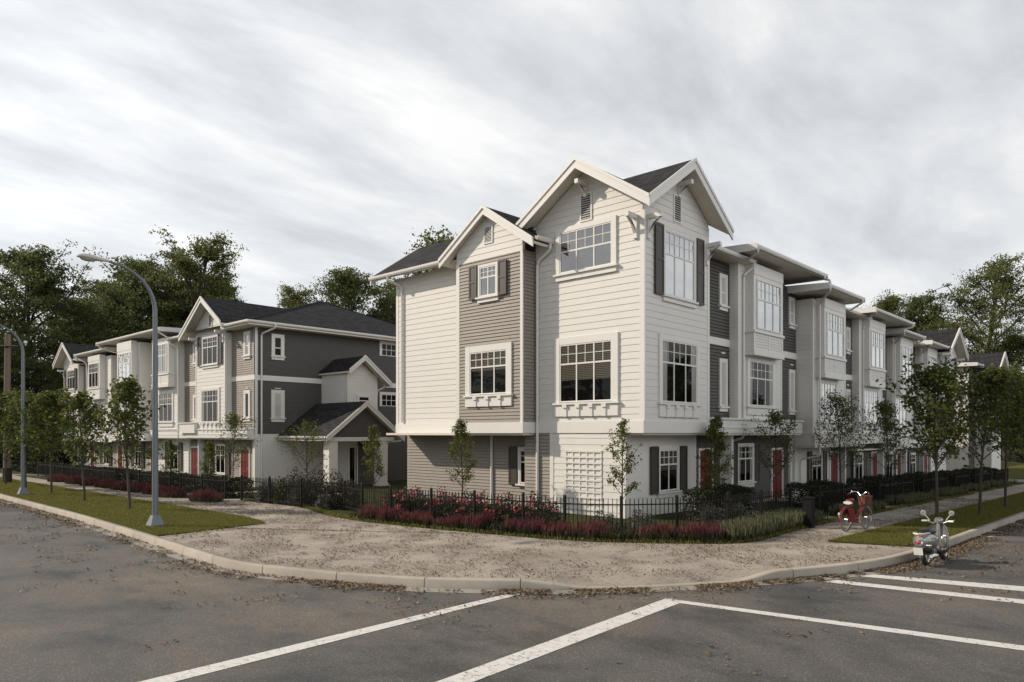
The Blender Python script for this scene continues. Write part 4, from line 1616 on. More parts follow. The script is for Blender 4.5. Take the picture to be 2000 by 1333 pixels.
downpipe(L_, [(19.25, 66.8, 9.36), (19.25, 66.8, 9.1), (19.75, 65.9, 8.7), (20.1, 65.8, 3.0)])
# hipped end roof
hr = MB()
Kc, Kd = (19.38, 37.9, 9.2), (35.6, 37.9, 9.2)
Ap, Bk = (27.5, 43.5, 11.95), (27.5, 52.5, 11.95)
Kb, Ke = (19.38, 48.6, 9.2), (35.6, 52.5, 9.2)
hr.face([Kc, Ap, Bk, (19.38, 46.5, 9.2)])
hr.face([Kc, Kd, Ap])
hr.face([Kd, Ke, Bk, Ap])
hr.face([(19.38, 46.5, 9.2), Bk, Ke])
ro = hr.build('roof', M['shingle'], L_)
rc = MB()
rc.tube([Kc, Ap], .05, 6)
rc.tube([Kd, Ap], .05, 6)
rc.build('ridge_cap', M['shingle'], ro)
hs = MB()
hs.box(19.42, 35.55, 37.94, 40.9, 8.96, 9.17)
hs.box(19.42, 21.0, 40.9, 41.2, 8.962, 9.168)
hs.build('soffit', M['soffit'], ro)
gutter(L_, face_l(19.40), 37.80, 41.0, 9.2, .0)
gutter(L_, face_r(37.92), 19.28, 35.6, 9.2, .0)
# side face
wall(L_, FSD, 20.2, 34.7, 2.9, 5.95, M['shaded_taupe'], .125, label='shaded taupe lap siding side wall, first floor')
wall(L_, FSD, 20.2, 34.7, 6.25, 9.0, M['shaded_taupe'], .125, label='shaded taupe lap siding side wall, second floor')
boxpart(L_, 'belt_course', M['trim'], [(FSD, 20.2, 34.7, 5.95, 6.25, -.1, .034)])
wall(L_, FSD, 20.2, 34.7, -.4, 2.9, M['white'], .222, label='white ground floor side wall')
boxpart(L_, 'corner_board', M['trim'], [(FSD, 20.165, 20.34, -.4, 2.9, -.1, .036), (FA, 38.675, 38.8, -.4, 2.7, -.6, .034), (FSD, 23.3, 23.45, -.4, 2.9, -.1, .03)])
window(L_, FSD, 21.58, 7.42, 8.5, .46, 'hung', 'glass', trim=.17, apron=.15, split=.42)
window(L_, FSD, 21.58, 3.85, 5.25, .46, 'single', 'blind', trim=.19, apron=.17, split=1.2)
window(L_, FSD, 29.55, 8.02, 8.82, 1.2, 'grid', 'glass', trim=.15, sill=False)
window(L_, FSD, 29.55, 4.72, 5.5, 1.2, 'grid', 'glass', trim=.15, sill=False)
downpipe(L_, [(20.95, 37.8, 9.1), (20.95, 37.8, 8.9), (20.55, 38.62, 8.6), (20.55, 38.62, -.2)], .055)
# white gabled extension
FX = face_r(36.0)


def clip_x(z):
    h = max(0.0, (7.2 - z) / .78)
    return (max(24.5, 25.4 - h), min(26.66, 25.4 + h))


gable_wall_on(L_, FX, 24.5, 26.66, 2.6, 7.1, 'white', .2, clip_x, label='white gabled side extension above the porch')
xb = MB()
xb.box(24.52, 26.64, 36.02, 38.7, -.3, 6.48)
xb.build('inner_wall', M['white'], L_)
wall(L_, face_l(24.5), 36.02, 38.68, 2.6, 6.5, M['white'], .2, label='white side of the gabled extension', depth=.02)
gable(L_, FX, 25.4, 1.1, 7.5, .78, .5, 2.7, board=.3, right_half=1.95)
window(L_, FX, 25.65, 4.62, 5.12, .75, 'single', 'glass', trim=.1, split=.5)
downpipe(L_, [(27.05, 35.8, 5.85), (27.05, 35.9, 5.7), (26.75, 36.1, 5.55), (26.7, 36.1, 5.2)])
# porch
FP = face_r(33.85)


def clip_p(z):
    h = max(0.0, (4.45 - z) / .76)
    return (max(21.85, 24.1 - h), min(26.3, 24.1 + h))


gable_wall_on(L_, FP, 21.85, 26.3, 2.72, 4.38, 'shaded_taupe', .125, clip_p, label='shaded taupe gable of the side porch')
gable(L_, FP, 24.1, 2.62, 4.72, .76, .35, 4.8, board=.3)
gutter(L_, face_l(21.48), 33.55, 38.6, 2.78, .0)
boxpart(L_, 'porch_beam', M['trim'], [(FP, 21.9, 26.25, 2.5, 2.72, -.2, .02)])
for uu in (22.2, 25.55):
    pc = MB()
    pc.box(uu - .27, uu + .27, 33.9, 34.44, -.12, 2.5)
    pc.box(uu - .32, uu + .32, 33.86, 34.48, -.1201, .08)
    pc.build('porch_column', M['trim'], L_)
ps = MB()
ps.box(21.8, 26.5, 33.7, 38.6, -.5, -.12)
ps.box(23.0, 25.2, 33.3, 33.7, -.5, -.25)
ps.build('porch_floor', M['found'], L_)
gd = MB()
FD = face_r(35.97)
for (a, b) in ((24.55, 24.62), (24.98, 25.03), (25.12, 25.2)):
    gd.fbox(FD, a, b, -.1, 2.2, 0, .06)
gd.fbox(FD, 24.62, 25.12, 2.1, 2.2, 0, .058)
g_ = gd.build('porch_door', M['trim'], L_)
gp = MB()
gp.fbox(FD, 24.62, 25.12, -.1, 2.1, 0, .02)
gp.build('pane', M['glass'], g_)
wall(L_, face_r(35.98), 25.25, 26.6, -.1, 2.6, M['shaded_taupe'], .125)
wall(L_, face_r(37.5), 26.7, 32, -.4, 2.9, M['shaded_taupe'], .125, label='dark siding beside the porch')
downpipe(L_, [(26.65, 33.6, 2.62), (26.65, 33.7, 2.5), (25.95, 34.1, 2.42), (25.9, 34.1, -.1)])
B = BROW

# ------------------------------------------------------------------ next building beyond the lane
Nx = thing('townhouse_row', 'next white house beyond the lane at the far end of the right street', 'building', (68.5, 13.2, -.9))
B = Nx
FNl = face_l(68.5)
wall(Nx, FNl, 13.2, 22, -1.0, 8.35, M['white'], .222, label='sunlit white end wall', depth=.3)
wall(Nx, face_r(13.2), 68.5, 70.6, -1.0, 8.3, M['shaded_taupe'], .125, label='shaded taupe siding panel', depth=.3)
FN2 = face_r(12.0)
PN, CN = 9.75, 72.6


def clip_n(z):
    h = max(0.0, (PN - .25 - z) / .66)
    return (max(70.6, CN - h), min(74.6, CN + h))


gable_wall_on(Nx, FN2, 70.6, 74.6, -1.0, 9.5, 'white', .222, clip_n, label='white gable front')
wall(Nx, face_l(70.6), 12.02, 13.2, -1.0, 8.2, M['white'], .222, label='white return', depth=.05)
gable(Nx, FN2, CN, 2.7, PN, .66, .6, 10)
nc = MB()
nc.box(68.52, 82, 13.3, 22, -1, 8.2)
nc.box(70.62, 74.58, 12.1, 13.4, -1, 8.0)
nc.build('inner_wall', M['taupe'], Nx)
eave(Nx, face_r(13.2), 68.0, 70.4, .6, 8.6, 5, .05)
eave(Nx, face_r(13.2), 74.9, 82, 1.2, 8.1, 5, .05)
window(Nx, FN2, CN, 5.9, 7.6, 1.9, 'triple', 'glass_sky', trim=.12, shutters=.45)
window(Nx, FN2, CN, 2.4, 4.2, 1.9, 'triple', 'glass', trim=.12)
wall(Nx, face_r(13.2), 74.6, 82, -1.0, 8.0, M['white'], .222)
B = BROW
# ------------------------------------------------------------------ plants
def quads_from(centers, half_l, half_w, dir_l, dir_w):
    n = len(centers)
    v = np.empty((n, 4, 3))
    v[:, 0] = centers - dir_l * half_l[:, None]
    v[:, 1] = centers + dir_w * half_w[:, None] - dir_l * (half_l * .1)[:, None]
    v[:, 2] = centers + dir_l * half_l[:, None]
    v[:, 3] = centers - dir_w * half_w[:, None] - dir_l * (half_l * .1)[:, None]
    f = np.arange(n * 4).reshape(n, 4)
    return v.reshape(-1, 3), f


def rand_dirs(rng, n):
    d = rng.normal(size=(n, 3))
    return d / np.linalg.norm(d, axis=1)[:, None]


def leaves(name, pts, size, mat, rng, parent=None, ratio=.55, flat=.0):
    n = len(pts)
    a = rand_dirs(rng, n)
    b = rand_dirs(rng, n)
    if flat:
        a[:, 2] *= (1 - flat)
        b[:, 2] *= (1 - flat)
        a /= np.linalg.norm(a, axis=1)[:, None]
    b = b - a * (a * b).sum(1)[:, None]
    b /= np.maximum(1e-6, np.linalg.norm(b, axis=1))[:, None]
    s = size * rng.uniform(.6, 1.25, n) / 2
    v, f = quads_from(np.asarray(pts), s, s * ratio, a, b)
    return np_mesh(name, v, f, mat, parent)


def limb(segs, p0, d, length, r0, r1, rng, n=4, wob=.12, lift=.0):
    pts = [np.array(p0, float)]
    d = np.array(d, float)
    d /= np.linalg.norm(d)
    for i in range(n):
        d = d + rng.normal(size=3) * wob + np.array((0, 0, lift))
        d /= np.linalg.norm(d)
        pts.append(pts[-1] + d * length / n)
    rs = [r0 + (r1 - r0) * i / n for i in range(n + 1)]
    segs.append((pts, rs))
    return pts


def along(pts, t):
    k = t * (len(pts) - 1)
    i = min(int(k), len(pts) - 2)
    return pts[i] * (1 - (k - i)) + pts[i + 1] * (k - i)


def segs_mesh(segs, name, mat, parent, n=6):
    mb = MB()
    for pts, rs in segs:
        mb.tube(pts, rs, n if rs[0] > .03 else 4, cap=False)
    d = ROOT[parent]
    mb.v = [(x + d.x, y + d.y, z + d.z) for x, y, z in mb.v]
    return mb.build(name, mat, parent, True)


def young_tree(label, loc, h, spread, trunk_h, nleaf, seed, lmat='leaf_young', leaf=.12, group=None, name='street_tree', stake=False, nb=30, r=.055, up=.95):
    rng = np.random.default_rng(seed)
    t = thing(name, label, 'tree', loc, group=group)
    segs = []
    tr_ = limb(segs, (0, 0, -.1), (rng.normal() * .008, rng.normal() * .008, 1), h * .93, r, r * .2, rng, 8, .02)
    tips = []
    for i in range(nb):
        q = (i + rng.uniform(0, .9)) / nb
        z = trunk_h + (h * .90 - trunk_h) * q
        p = along(tr_, z / (h * .93))
        a = i * 2.4 + rng.uniform(-.5, .5)
        prof = math.sin(math.pi * min(1, (.18 + q * .82)) ** .8) ** .8
        ln = spread * max(.22, prof) * rng.uniform(.75, 1.15) * 1.15
        e = up + q * .5 + rng.normal() * .12
        d = (math.cos(a), math.sin(a), e)
        br = limb(segs, p, d, ln, max(.010, r * .42 * (1 - q * .6)), .005, rng, 4, .10, .05)
        for k in range(5):
            s = rng.uniform(.25, .98)
            p2 = along(br, s)
            d2 = np.array(d) * .5 + rng.normal(size=3) * .6
            sb = limb(segs, p2, d2, ln * rng.uniform(.2, .45), .006, .003, rng, 2, .15)
            for j in range(4):
                tips.append(along(sb, rng.uniform(.2, 1)))
        for j in range(5):
            tips.append(along(br, rng.uniform(.4, 1)))
    tips = np.array(tips)
    pts = tips[rng.integers(0, len(tips), nleaf)] + np.clip(rng.normal(size=(nleaf, 3)), -1.6, 1.6) * (.06 * spread + .02)
    segs_mesh(segs, 'trunk', M['bark'], t)
    leaves('crown', pts, leaf, M[lmat], rng, t, .6, .25)
    return t


def big_tree(label, loc, h, spread, seed, lmat='leaf_far', leaf=.34, low=.22, dens=1.0, group='trees behind the houses', name='background_tree'):
    rng = np.random.default_rng(seed)
    t = thing(name, label, 'tree', loc, group=group)
    segs = []
    tr_ = limb(segs, (0, 0, -1), (rng.normal() * .03, rng.normal() * .03, 1), h * .92 + 1, h * .018, h * .003, rng, 10, .05)
    tips = []
    nb = 40
    for i in range(nb):
        q = (i + rng.uniform(0, .9)) / nb
        z = h * (low + (.9 - low) * q)
        p = along(tr_, (z + 1) / (h * .92 + 1))
        a = i * 2.4 + rng.uniform(-.7, .7)
        prof = (math.sin(math.pi * min(1, .22 + .76 * q)) ** .7) * rng.uniform(.6, 1.15)
        ln = spread * max(.25, prof)
        d = np.array((math.cos(a), math.sin(a), .35 + .75 * q + rng.normal() * .12))
        br = limb(segs, p, d, ln, h * .0085 * (1 - .55 * q), .045, rng, 5, .14, .04)
        for k in range(9):
            s = rng.uniform(.25, 1.0)
            p2 = along(br, s)
            d2 = d * .5 + rng.normal(size=3) * .75
            sb = limb(segs, p2, d2, ln * rng.uniform(.22, .46), .05, .018, rng, 2, .2)
            tips.append(along(sb, .5))
            tips.append(sb[-1])
        tips.append(br[-1])
    tips = np.array(tips)
    nl = int(52000 * dens)
    k = rng.integers(0, len(tips), nl)
    sig = (.032 * spread + .20) * rng.uniform(.5, 1.5, len(tips))[k][:, None]
    pts = tips[k] + np.clip(rng.normal(size=(nl, 3)), -1.7, 1.7) * sig * np.array((1.1, 1.1, .5))
    # the top of the crown is thinner and lets the sky through
    pts = pts[rng.uniform(0, 1, nl) > np.clip((pts[:, 2] / h - .62) * 1.5, 0, .62)]
    segs_mesh(segs, 'trunk', M['bark2'], t, 6)
    leaves('crown', pts, leaf, M[lmat], rng, t, .62)
    return t


def copy_tree(o, loc, rz, sc, label=None):
    c = o.copy()
    COL.objects.link(c)
    c.location = loc
    c.rotation_euler = (0, 0, rz)
    c.scale = (sc, sc, sc) if not isinstance(sc, tuple) else sc
    if label:
        c['label'] = label
    for ch in o.children:
        d = ch.copy()
        COL.objects.link(d)
        d.parent = c
    return c


def at(px, D, z=None):
    """point on the ground seen at image column px, D metres deep"""
    f, a = 1422, R(43)
    t = (px - 1000) / f * D
    u, v = math.cos(a) * D + math.sin(a) * t, math.sin(a) * D - math.cos(a) * t
    return (u, v, gz(u, v) + PAVE if z is None else z)


def top_h(y, D):
    return 2.9 + (848 - y) * D / 1422


# ---- trees behind the houses
far = [  # column, depth, top row, spread, seed, material, label
    (40, 74, 468, 8.4, 11, 'leaf_far', 'tall dark tree at the left edge behind the white row'),
    (-75, 70, 520, 6.8, 12, 'leaf_farb', 'olive tree cut by the left edge of the photo behind the utility pole'),
    (250, 84, 474, 8.0, 13, 'leaf_far', 'dark round-topped tree behind the street lamp head'),
    (348, 86, 444, 7.8, 14, 'leaf_farb', 'tallest airy tree rising left of the dark hipped roof'),
    (430, 96, 520, 6.5, 15, 'leaf_far', 'smaller airy tree ending the clump above the dark hipped roof'),
    (700, 92, 512, 8.5, 16, 'leaf_far', 'dark tree in the gap between the left row and the corner building'),
    (1890, 98, 506, 10.5, 17, 'leaf_farb', 'large pyramid-shaped tree towering behind the right end of the row'),
    (1735, 108, 548, 8.0, 18, 'leaf_farb', 'airy tree just above the gutters near the end of the right row'),
]
protos = []
for (px, D, y, sp, sd_, m_, lab) in far:
    h = top_h(y, D) + .4
    loc = at(px, D, -.4)
    protos.append(big_tree(lab, loc, h, sp, sd_, m_, leaf=.27, low=.10 if px < 500 else .12))
ph = [top_h(y, D) + .4 for (_, D, y, *_) in far]
extra = [  # column, depth, top row, prototype, label
    (150, 78, 560, 2, 'dark tree filling the dip left of the lamp arm'),
    (205, 90, 530, 0, 'dark tree behind the middle of the left white row'),
    (325, 92, 520, 1, 'olive tree low behind the left row chimneyless roofline'),
    (640, 98, 545, 3, 'airy tree just right of the hipped roof peak'),
    (765, 96, 535, 2, 'dark tree touching the white rear wall of the corner building'),
    (872, 104, 452, 1, 'tree whose tip shows beside the small gable'),
    (1800, 104, 560, 4, 'shorter tree between the two right background trees'),
    (1965, 92, 640, 2, 'dark tree sloping down at the right edge'),
    (2060, 90, 600, 0, 'dark tree cut by the right edge of the photo'),
    (95, 70, 690, 5, 'low dark tree behind the left street trees'),
    (-10, 66, 650, 0, 'low dark tree behind the weathered utility pole'),
    (2010, 82, 740, 6, 'low olive tree beyond the lane at right'),
]
for i, (px, D, y, k, lab) in enumerate(extra):
    h = top_h(y, D) + .4
    copy_tree(protos[k], at(px, D, -.6), 1.3 * i + .4, h / ph[k], lab)


# trees on the far side of the left street, seen only in the window panes
for i, (u, v, k, s_) in enumerate([(-18, 34, 0, .7), (-19, 48, 2, .72), (-18, 62, 3, .7), (-20, 78, 0, .75), (-18, 96, 1, .75)]):
    copy_tree(protos[k], (u, v, -.3), 2.1 * i, s_, 'dark tree across the left street, reflected in the window panes')


for i, (u, v, k, s_) in enumerate([(14, -11, 0, .40), (22, -12, 2, .42), (31, -11, 3, .40), (40, -12, 0, .42), (50, -11, 2, .40), (61, -12, 3, .42), (73, -12, 0, .42)]):
    copy_tree(protos[k], (u, v, -.6), 1.7 * i + .5, s_, 'dark tree across the right street, reflected in the window panes')


def cloud_bush(name, label, cat, loc, r, n, size, mat, seed, group=None, flowers=0, fmat='pink', fsize=.09, parts=('foliage', 'blooms'), rz=0.0):
    rng = np.random.default_rng(seed)
    t = thing(name, label, cat, loc, rz, group)
    d = rand_dirs(rng, n)
    d[:, 2] = np.abs(d[:, 2])
    rad = rng.uniform(.25, 1.0, n) ** .45
    lump = 1 + .22 * np.sin(d[:, 0] * 5 + seed) * np.cos(d[:, 1] * 6 - seed) + .12 * np.sin(d[:, 2] * 9 + d[:, 0] * 7)
    pts = d * (rad * lump)[:, None] * np.array(r)
    if not flowers:
        leaves(parts[0], pts, size, M[mat], rng, t)
    else:
        d = rand_dirs(rng, flowers)
        d[:, 2] = np.abs(d[:, 2])
        lump = 1 + .22 * np.sin(d[:, 0] * 5 + seed) * np.cos(d[:, 1] * 6 - seed)
        c = d * (lump * rng.uniform(.8, 1.05, flowers))[:, None] * np.array(r)
        c = np.repeat(c, 5, 0) + rng.normal(size=(flowers * 5, 3)) * fsize * .3
        o1 = leaves(parts[0], pts, size, M[mat], rng, t)
        # blooms sit in the same leafy mass
        k1 = len(pts)
        o2 = leaves('blooms', c, fsize, M[fmat], rng, t, .8)
        va = np.empty(k1 * 12, np.float32)
        o1.data.vertices.foreach_get('co', va)
        vb = np.empty(len(c) * 12, np.float32)
        o2.data.vertices.foreach_get('co', vb)
        v_ = np.r_[va, vb].reshape(-1, 3)
        for q in (o1, o2):
            me = q.data
            ROOT.pop(q, None)
            bpy.data.objects.remove(q)
            bpy.data.meshes.remove(me)
        np_mesh(parts[0], v_, np.arange(len(v_)).reshape(-1, 4), [M[mat], M[fmat]], t, np.r_[np.zeros(k1), np.ones(len(c))])
    return t


# low dark thicket closing the view under the far trees
for i, (px, D, w_) in enumerate([(-60, 66, 5), (15, 72, 5), (90, 78, 5), (1985, 100, 6), (2080, 96, 6)]):
    lab = ['low dark thicket left of the utility pole', 'low dark thicket behind the utility pole', 'low dark thicket beside the far end of the left row',
           'low dark thicket beyond the lane at right', 'low dark thicket at the right edge'][i]
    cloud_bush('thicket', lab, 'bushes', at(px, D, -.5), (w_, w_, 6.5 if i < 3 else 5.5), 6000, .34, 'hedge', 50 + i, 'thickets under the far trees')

# ---- young street trees
young_tree('slender street tree nearest the lamp on the left lawn', (9.85, 28.1, PAVE), 5.1, 1.45, 1.3, 2500, 21, leaf=.155, up=1.25, group='young trees on the left lawn')
young_tree('slender street tree second from the near lamp on the left lawn', (9.8, 32.9, PAVE), 4.6, 1.4, 1.25, 2500, 22, leaf=.155, up=1.25, group='young trees on the left lawn')
young_tree('dense leafy street tree third from the near lamp', (10.0, 38.2, PAVE), 4.9, 1.55, 1.2, 3800, 23, leaf=.155, up=1.1, group='young trees on the left lawn')
young_tree('leafy street tree right beside the far street lamp', (9.9, 42.0, PAVE), 5.0, 1.6, 1.2, 4000, 24, leaf=.155, up=1.1, group='young trees on the left lawn')
young_tree('leafy street tree in front of the utility pole', (10.1, 46.8, PAVE), 5.2, 1.8, 1.2, 4200, 25, leaf=.16, up=1.1, group='young trees on the left lawn')
young_tree('dark street tree on the verge behind the scooter', (24.9, 5.62, gz(24.9, 5.6) + PAVE), 5.05, 1.75, 1.75, 3300, 26, leaf=.15, up=1.15, group='street trees along the right verge')
young_tree('dark street tree second along the right verge', (30.3, 5.5, gz(30.3, 5.5) + PAVE), 5.5, 1.8, 1.8, 3500, 27, leaf=.15, up=1.15, group='street trees along the right verge')
young_tree('dark street tree third along the right verge', (35.2, 5.5, gz(35.2, 5.5) + PAVE), 5.7, 1.9, 1.8, 4000, 28, leaf=.15, up=1.15, group='street trees along the right verge')
young_tree('dark street tree farthest along the right verge', (41.5, 5.5, gz(41.5, 5.5) + PAVE), 6.0, 2.1, 1.8, 6500, 29, group='street trees along the right verge')
young_tree('street tree beyond the path at the far right', (50.0, 5.5, gz(50, 5.5) + PAVE), 6.3, 2.3, 1.8, 6000, 30, group='street trees along the right verge')
# ---- garden trees
gt = [('thin branching garden tree in front of the red door of the left row', 15.7, 32.2, 4.15, 1.15, 1.25, 1500, 'leaf_sap', 26, .09),
      ('thin garden tree against the white side wall of the left row', 16.0, 26.4, 3.5, 1.15, 1.2, 1100, 'leaf_sap', 26, .08),
      ('small birch in front of the taupe ground floor of the corner building', 17.6, 18.8, 3.55, .75, .85, 2400, 'leaf_sap', 26, .08),
      ('small birch in front of the side porch column', 17.2, 23.4, 3.4, .62, .8, 2200, 'leaf_sap', 24, .08),
      ('small birch beside the corner of the white tower', 18.45, 12.62, 3.5, .6, .8, 1600, 'leaf_sap', 22, .08),
      ('leafy birch beside the first red door of the right row', 23.5, 12.25, 3.8, .72, .5, 3600, 'leaf_sap', 30, .085),
      ('thin branching tree in front of the second red door of the right row', 27.0, 11.5, 4.05, 1.15, 1.1, 1700, 'leaf_young', 28, .09),
      ('branching tree behind the red bicycle', 32.2, 10.9, 4.9, 1.5, 1.3, 2600, 'leaf_young', 30, .10),
      ('leafy garden tree in front of the middle of the right row', 37.2, 10.4, 4.9, 1.4, 1.2, 2800, 'leaf_young', 30, .11),
      ('leafy garden tree deep along the right row', 45.5, 10.3, 5.0, 1.5, 1.2, 3000, 'leaf_young', 30, .12),
      ('leafy birch column beside the second red door of the left row', 17.6, 38.9, 2.9, .62, .4, 2600, 'leaf_sap', 26, .09),
      ('leafy birch column beside the white house of the left row', 18.0, 44.8, 2.9, .62, .4, 2400, 'leaf_sap', 26, .09)]
for i, (lab, u, v, h, sp, th, nl, mt, nb, lf) in enumerate(gt):
    young_tree(lab, (u, v, gz(u, v) + PAVE), h, sp, th, nl, 60 + i, mt, lf, 'young garden trees', 'garden_tree', nb=nb, r=.032, up=1.0)


# ---- flower borders
def vnoise(x, y, s, seed):
    r = np.random.default_rng(seed)
    T = r.uniform(0, 1, (64, 64))
    xs, ys = x / s, y / s
    i, j = np.floor(xs).astype(int), np.floor(ys).astype(int)
    fx, fy = xs - i, ys - j
    fx, fy = fx * fx * (3 - 2 * fx), fy * fy * (3 - 2 * fy)
    g = lambda a, b: T[a % 64, b % 64]
    return (g(i, j) * (1 - fx) + g(i + 1, j) * fx) * (1 - fy) + (g(i, j + 1) * (1 - fx) + g(i + 1, j + 1) * fx) * fy


def spikes(name, P, h, wd, rng, mats, parent=None, spread=.12, flower=.5):
    n = len(P)
    hh = h * rng.uniform(.65, 1.2, n)
    a = rng.uniform(0, math.pi, n)
    wx = np.c_[np.cos(a), np.sin(a), np.zeros(n)]
    lean = np.c_[rng.normal(size=(n, 2)) * spread, np.ones(n)]
    lean /= np.linalg.norm(lean, axis=1)[:, None]
    base, mid, top = P, P + lean * (hh * (1 - flower))[:, None], P + lean * hh[:, None]
    w1 = wx * wd
    v = np.empty((n, 8, 3))
    v[:, 0], v[:, 1] = base - w1 * .9, base + w1 * .9
    v[:, 2], v[:, 3] = mid + w1 * .5, mid - w1 * .5
    m2 = P + lean * (hh * (1 - flower) * .97)[:, None]
    v[:, 4], v[:, 5] = m2 - w1 * 1.0, m2 + w1 * 1.0
    v[:, 6], v[:, 7] = top + w1 * .25, top - w1 * .25
    f = np.arange(n * 8).reshape(n * 2, 4)
    mi = np.tile([0, 1], n)
    return np_mesh(name, v.reshape(-1, 3), f, mats, parent, mi)


Jt = np.gradient(J, axis=0)
Jt /= np.linalg.norm(Jt, axis=1)[:, None]
Jn = np.c_[-Jt[:, 1], Jt[:, 0]]
if np.dot(Jn[NL], np.array((1.0, 1.0))) < 0:
    Jn = -Jn
Jd = np.r_[0, np.cumsum(np.linalg.norm(np.diff(J, axis=0), axis=1))]


def j_index(u=None, v=None):
    if v is not None:
        return int(np.argmin(np.abs(J[:NL, 1] - v)))
    return NL - 1 + int(np.argmin(np.abs(J[NL - 1:, 0] - u)))


def along_j(i0, i1, n, o0, o1, rng, clump=True):
    s = rng.uniform(Jd[i0], Jd[i1], n)
    o = rng.uniform(0, 1, n)
    if clump:
        s = s + .16 * np.sin(s * 7.0) + .05 * np.sin(s * 19)
    o = o0 + (o1 - o0) * o
    x = np.interp(s, Jd, J[:, 0]) + o * np.interp(s, Jd, Jn[:, 0])
    y = np.interp(s, Jd, J[:, 1]) + o * np.interp(s, Jd, Jn[:, 1])
    z = np.array([gz(a, b) + PAVE for a, b in zip(x, y)])
    return np.c_[x, y, z]


rng = np.random.default_rng(5)
iA, iB, iC, iD = j_index(v=19.6), j_index(u=17.3), j_index(u=23.0), j_index(u=24.0)
P = along_j(iA, iB, 9000, .12, 1.0, rng)
m_ = vnoise(P[:, 0], P[:, 1], .55, 41) * .6 + vnoise(P[:, 0], P[:, 1], .22, 42) * .4
P = P[m_ > .47]
hv = .30 + .16 * vnoise(P[:, 0], P[:, 1], .7, 43)
o = spikes('flower_border', P, hv, .011, rng, [M['stem'], M['redflower']], spread=.2, flower=.42)
tag(o, 'border of red flower spikes around the corner below the black fence', 'flowers', kind='stuff')
P = along_j(iA, iB, 5200, .2, 1.15, rng)
m_ = vnoise(P[:, 0], P[:, 1], .6, 47)
P = P[m_ > .42]
o = spikes('border_foliage', P, .27, .02, rng, [M['stem'], M['bush']], spread=.45, flower=.5)
tag(o, 'green leaves mixed into the red flower border', 'leaves', kind='stuff')
P = along_j(iB, iC, 5200, .1, 1.05, rng)
o = spikes('lavender_border', P, .42, .016, rng, [M['stem'], M['lavender']], flower=.55)
tag(o, 'grey green lavender border along the right path', 'lavender', kind='stuff')
P = along_j(iC, j_index(u=58), 9000, .1, 1.0, rng)
keep = np.ones(len(P), bool)
for c in (25.0, 31.5, 38.5, 45.0, 50.1, 56.4):
    keep &= np.abs(P[:, 0] - c) > 1.1
P = P[keep]
o = spikes('lavender_border', P, .36, .018, rng, [M['stem'], M['lavender']], flower=.5)
tag(o, 'shaded low lavender clumps between the front paths of the right row', 'lavender', kind='stuff')
# low green edging
P = along_j(j_index(v=29), j_index(u=58), 9000, .0, .35, rng, False)
o = spikes('edge_grass', P, .10, .012, rng, [M['grass'], M['grass']], spread=.5)
tag(o, 'thin grass edging between pavement and flower beds', 'grass', kind='stuff')

# red mounds along the left path
mounds = [(13.3, 29.6, 1.25, .42), (13.15, 32.6, 1.0, .42), (13.35, 34.9, .8, .4), (13.35, 36.6, .85, .4), (13.3, 38.8, .9, .42), (13.3, 41.2, .9, .4), (13.2, 43.2, .9, .4), (13.1, 45.3, 1.0, .4), (12.9, 47.8, 1.1, .4)]
names = ['nearest', 'second', 'third', 'fourth', 'fifth', 'sixth', 'seventh', 'eighth', 'farthest']
for i, (u, v, r_, h_) in enumerate(mounds):
    rg = np.random.default_rng(80 + i)
    t = thing('flower_mound', '%s mound of dark red flower spikes along the left path' % names[i], 'flowers', (u, v, gz(u, v) + PAVE), group='red flower mounds along the left path')
    n = 800
    a = rg.uniform(0, 2 * math.pi, n)
    q = np.sqrt(rg.uniform(0, 1, n))
    P = np.c_[q * np.cos(a) * .55, q * np.sin(a) * r_ * .82, np.zeros(n)]
    lean = np.c_[P[:, 0], P[:, 1]]
    o = spikes('flower_spikes', P, h_ * (1.15 - .55 * q ** 2), .013, rg, [M['stem'], M['redflower']], t, .22, .38)

# rose bushes behind the fence round the corner
fence_line = []


def off_j(i, d):
    return (J[i][0] + Jn[i][0] * d, J[i][1] + Jn[i][1] * d)


k = 0
for v in (19.4, 18.2, 17.0, 15.8, 14.6, 13.5):
    i = j_index(v=v)
    p = off_j(i, 1.75)
    cloud_bush('rose_bush', 'dark rose bush full of pink blooms behind the black fence at the corner', 'bush', (p[0], p[1], gz(*p) + PAVE),
               (.62, .72, .92), 1900, .085, 'bush', 100 + k, 'rose bushes behind the corner fence', 46, 'pink', .095)
    k += 1
for (u, v) in ((17.0, 12.3), (17.9, 11.6)):
    cloud_bush('silver_bush', 'low silvery leaved bush behind the fence below the white tower', 'bush', (u, v, PAVE), (.55, .5, .5), 1100, .07, 'silverbush', 120 + int(u), 'silvery bushes below the tower')
for j, (u, v) in enumerate(((20.2, 10.6), (21.4, 10.5))):
    cloud_bush('silver_bush', 'silvery speckled bush behind the right fence before the first path', 'bush', (u, v, gz(u, v) + PAVE), (.65, .5, .62), 1300, .07, 'silverbush', 130 + j, 'silvery bushes behind the right fence')
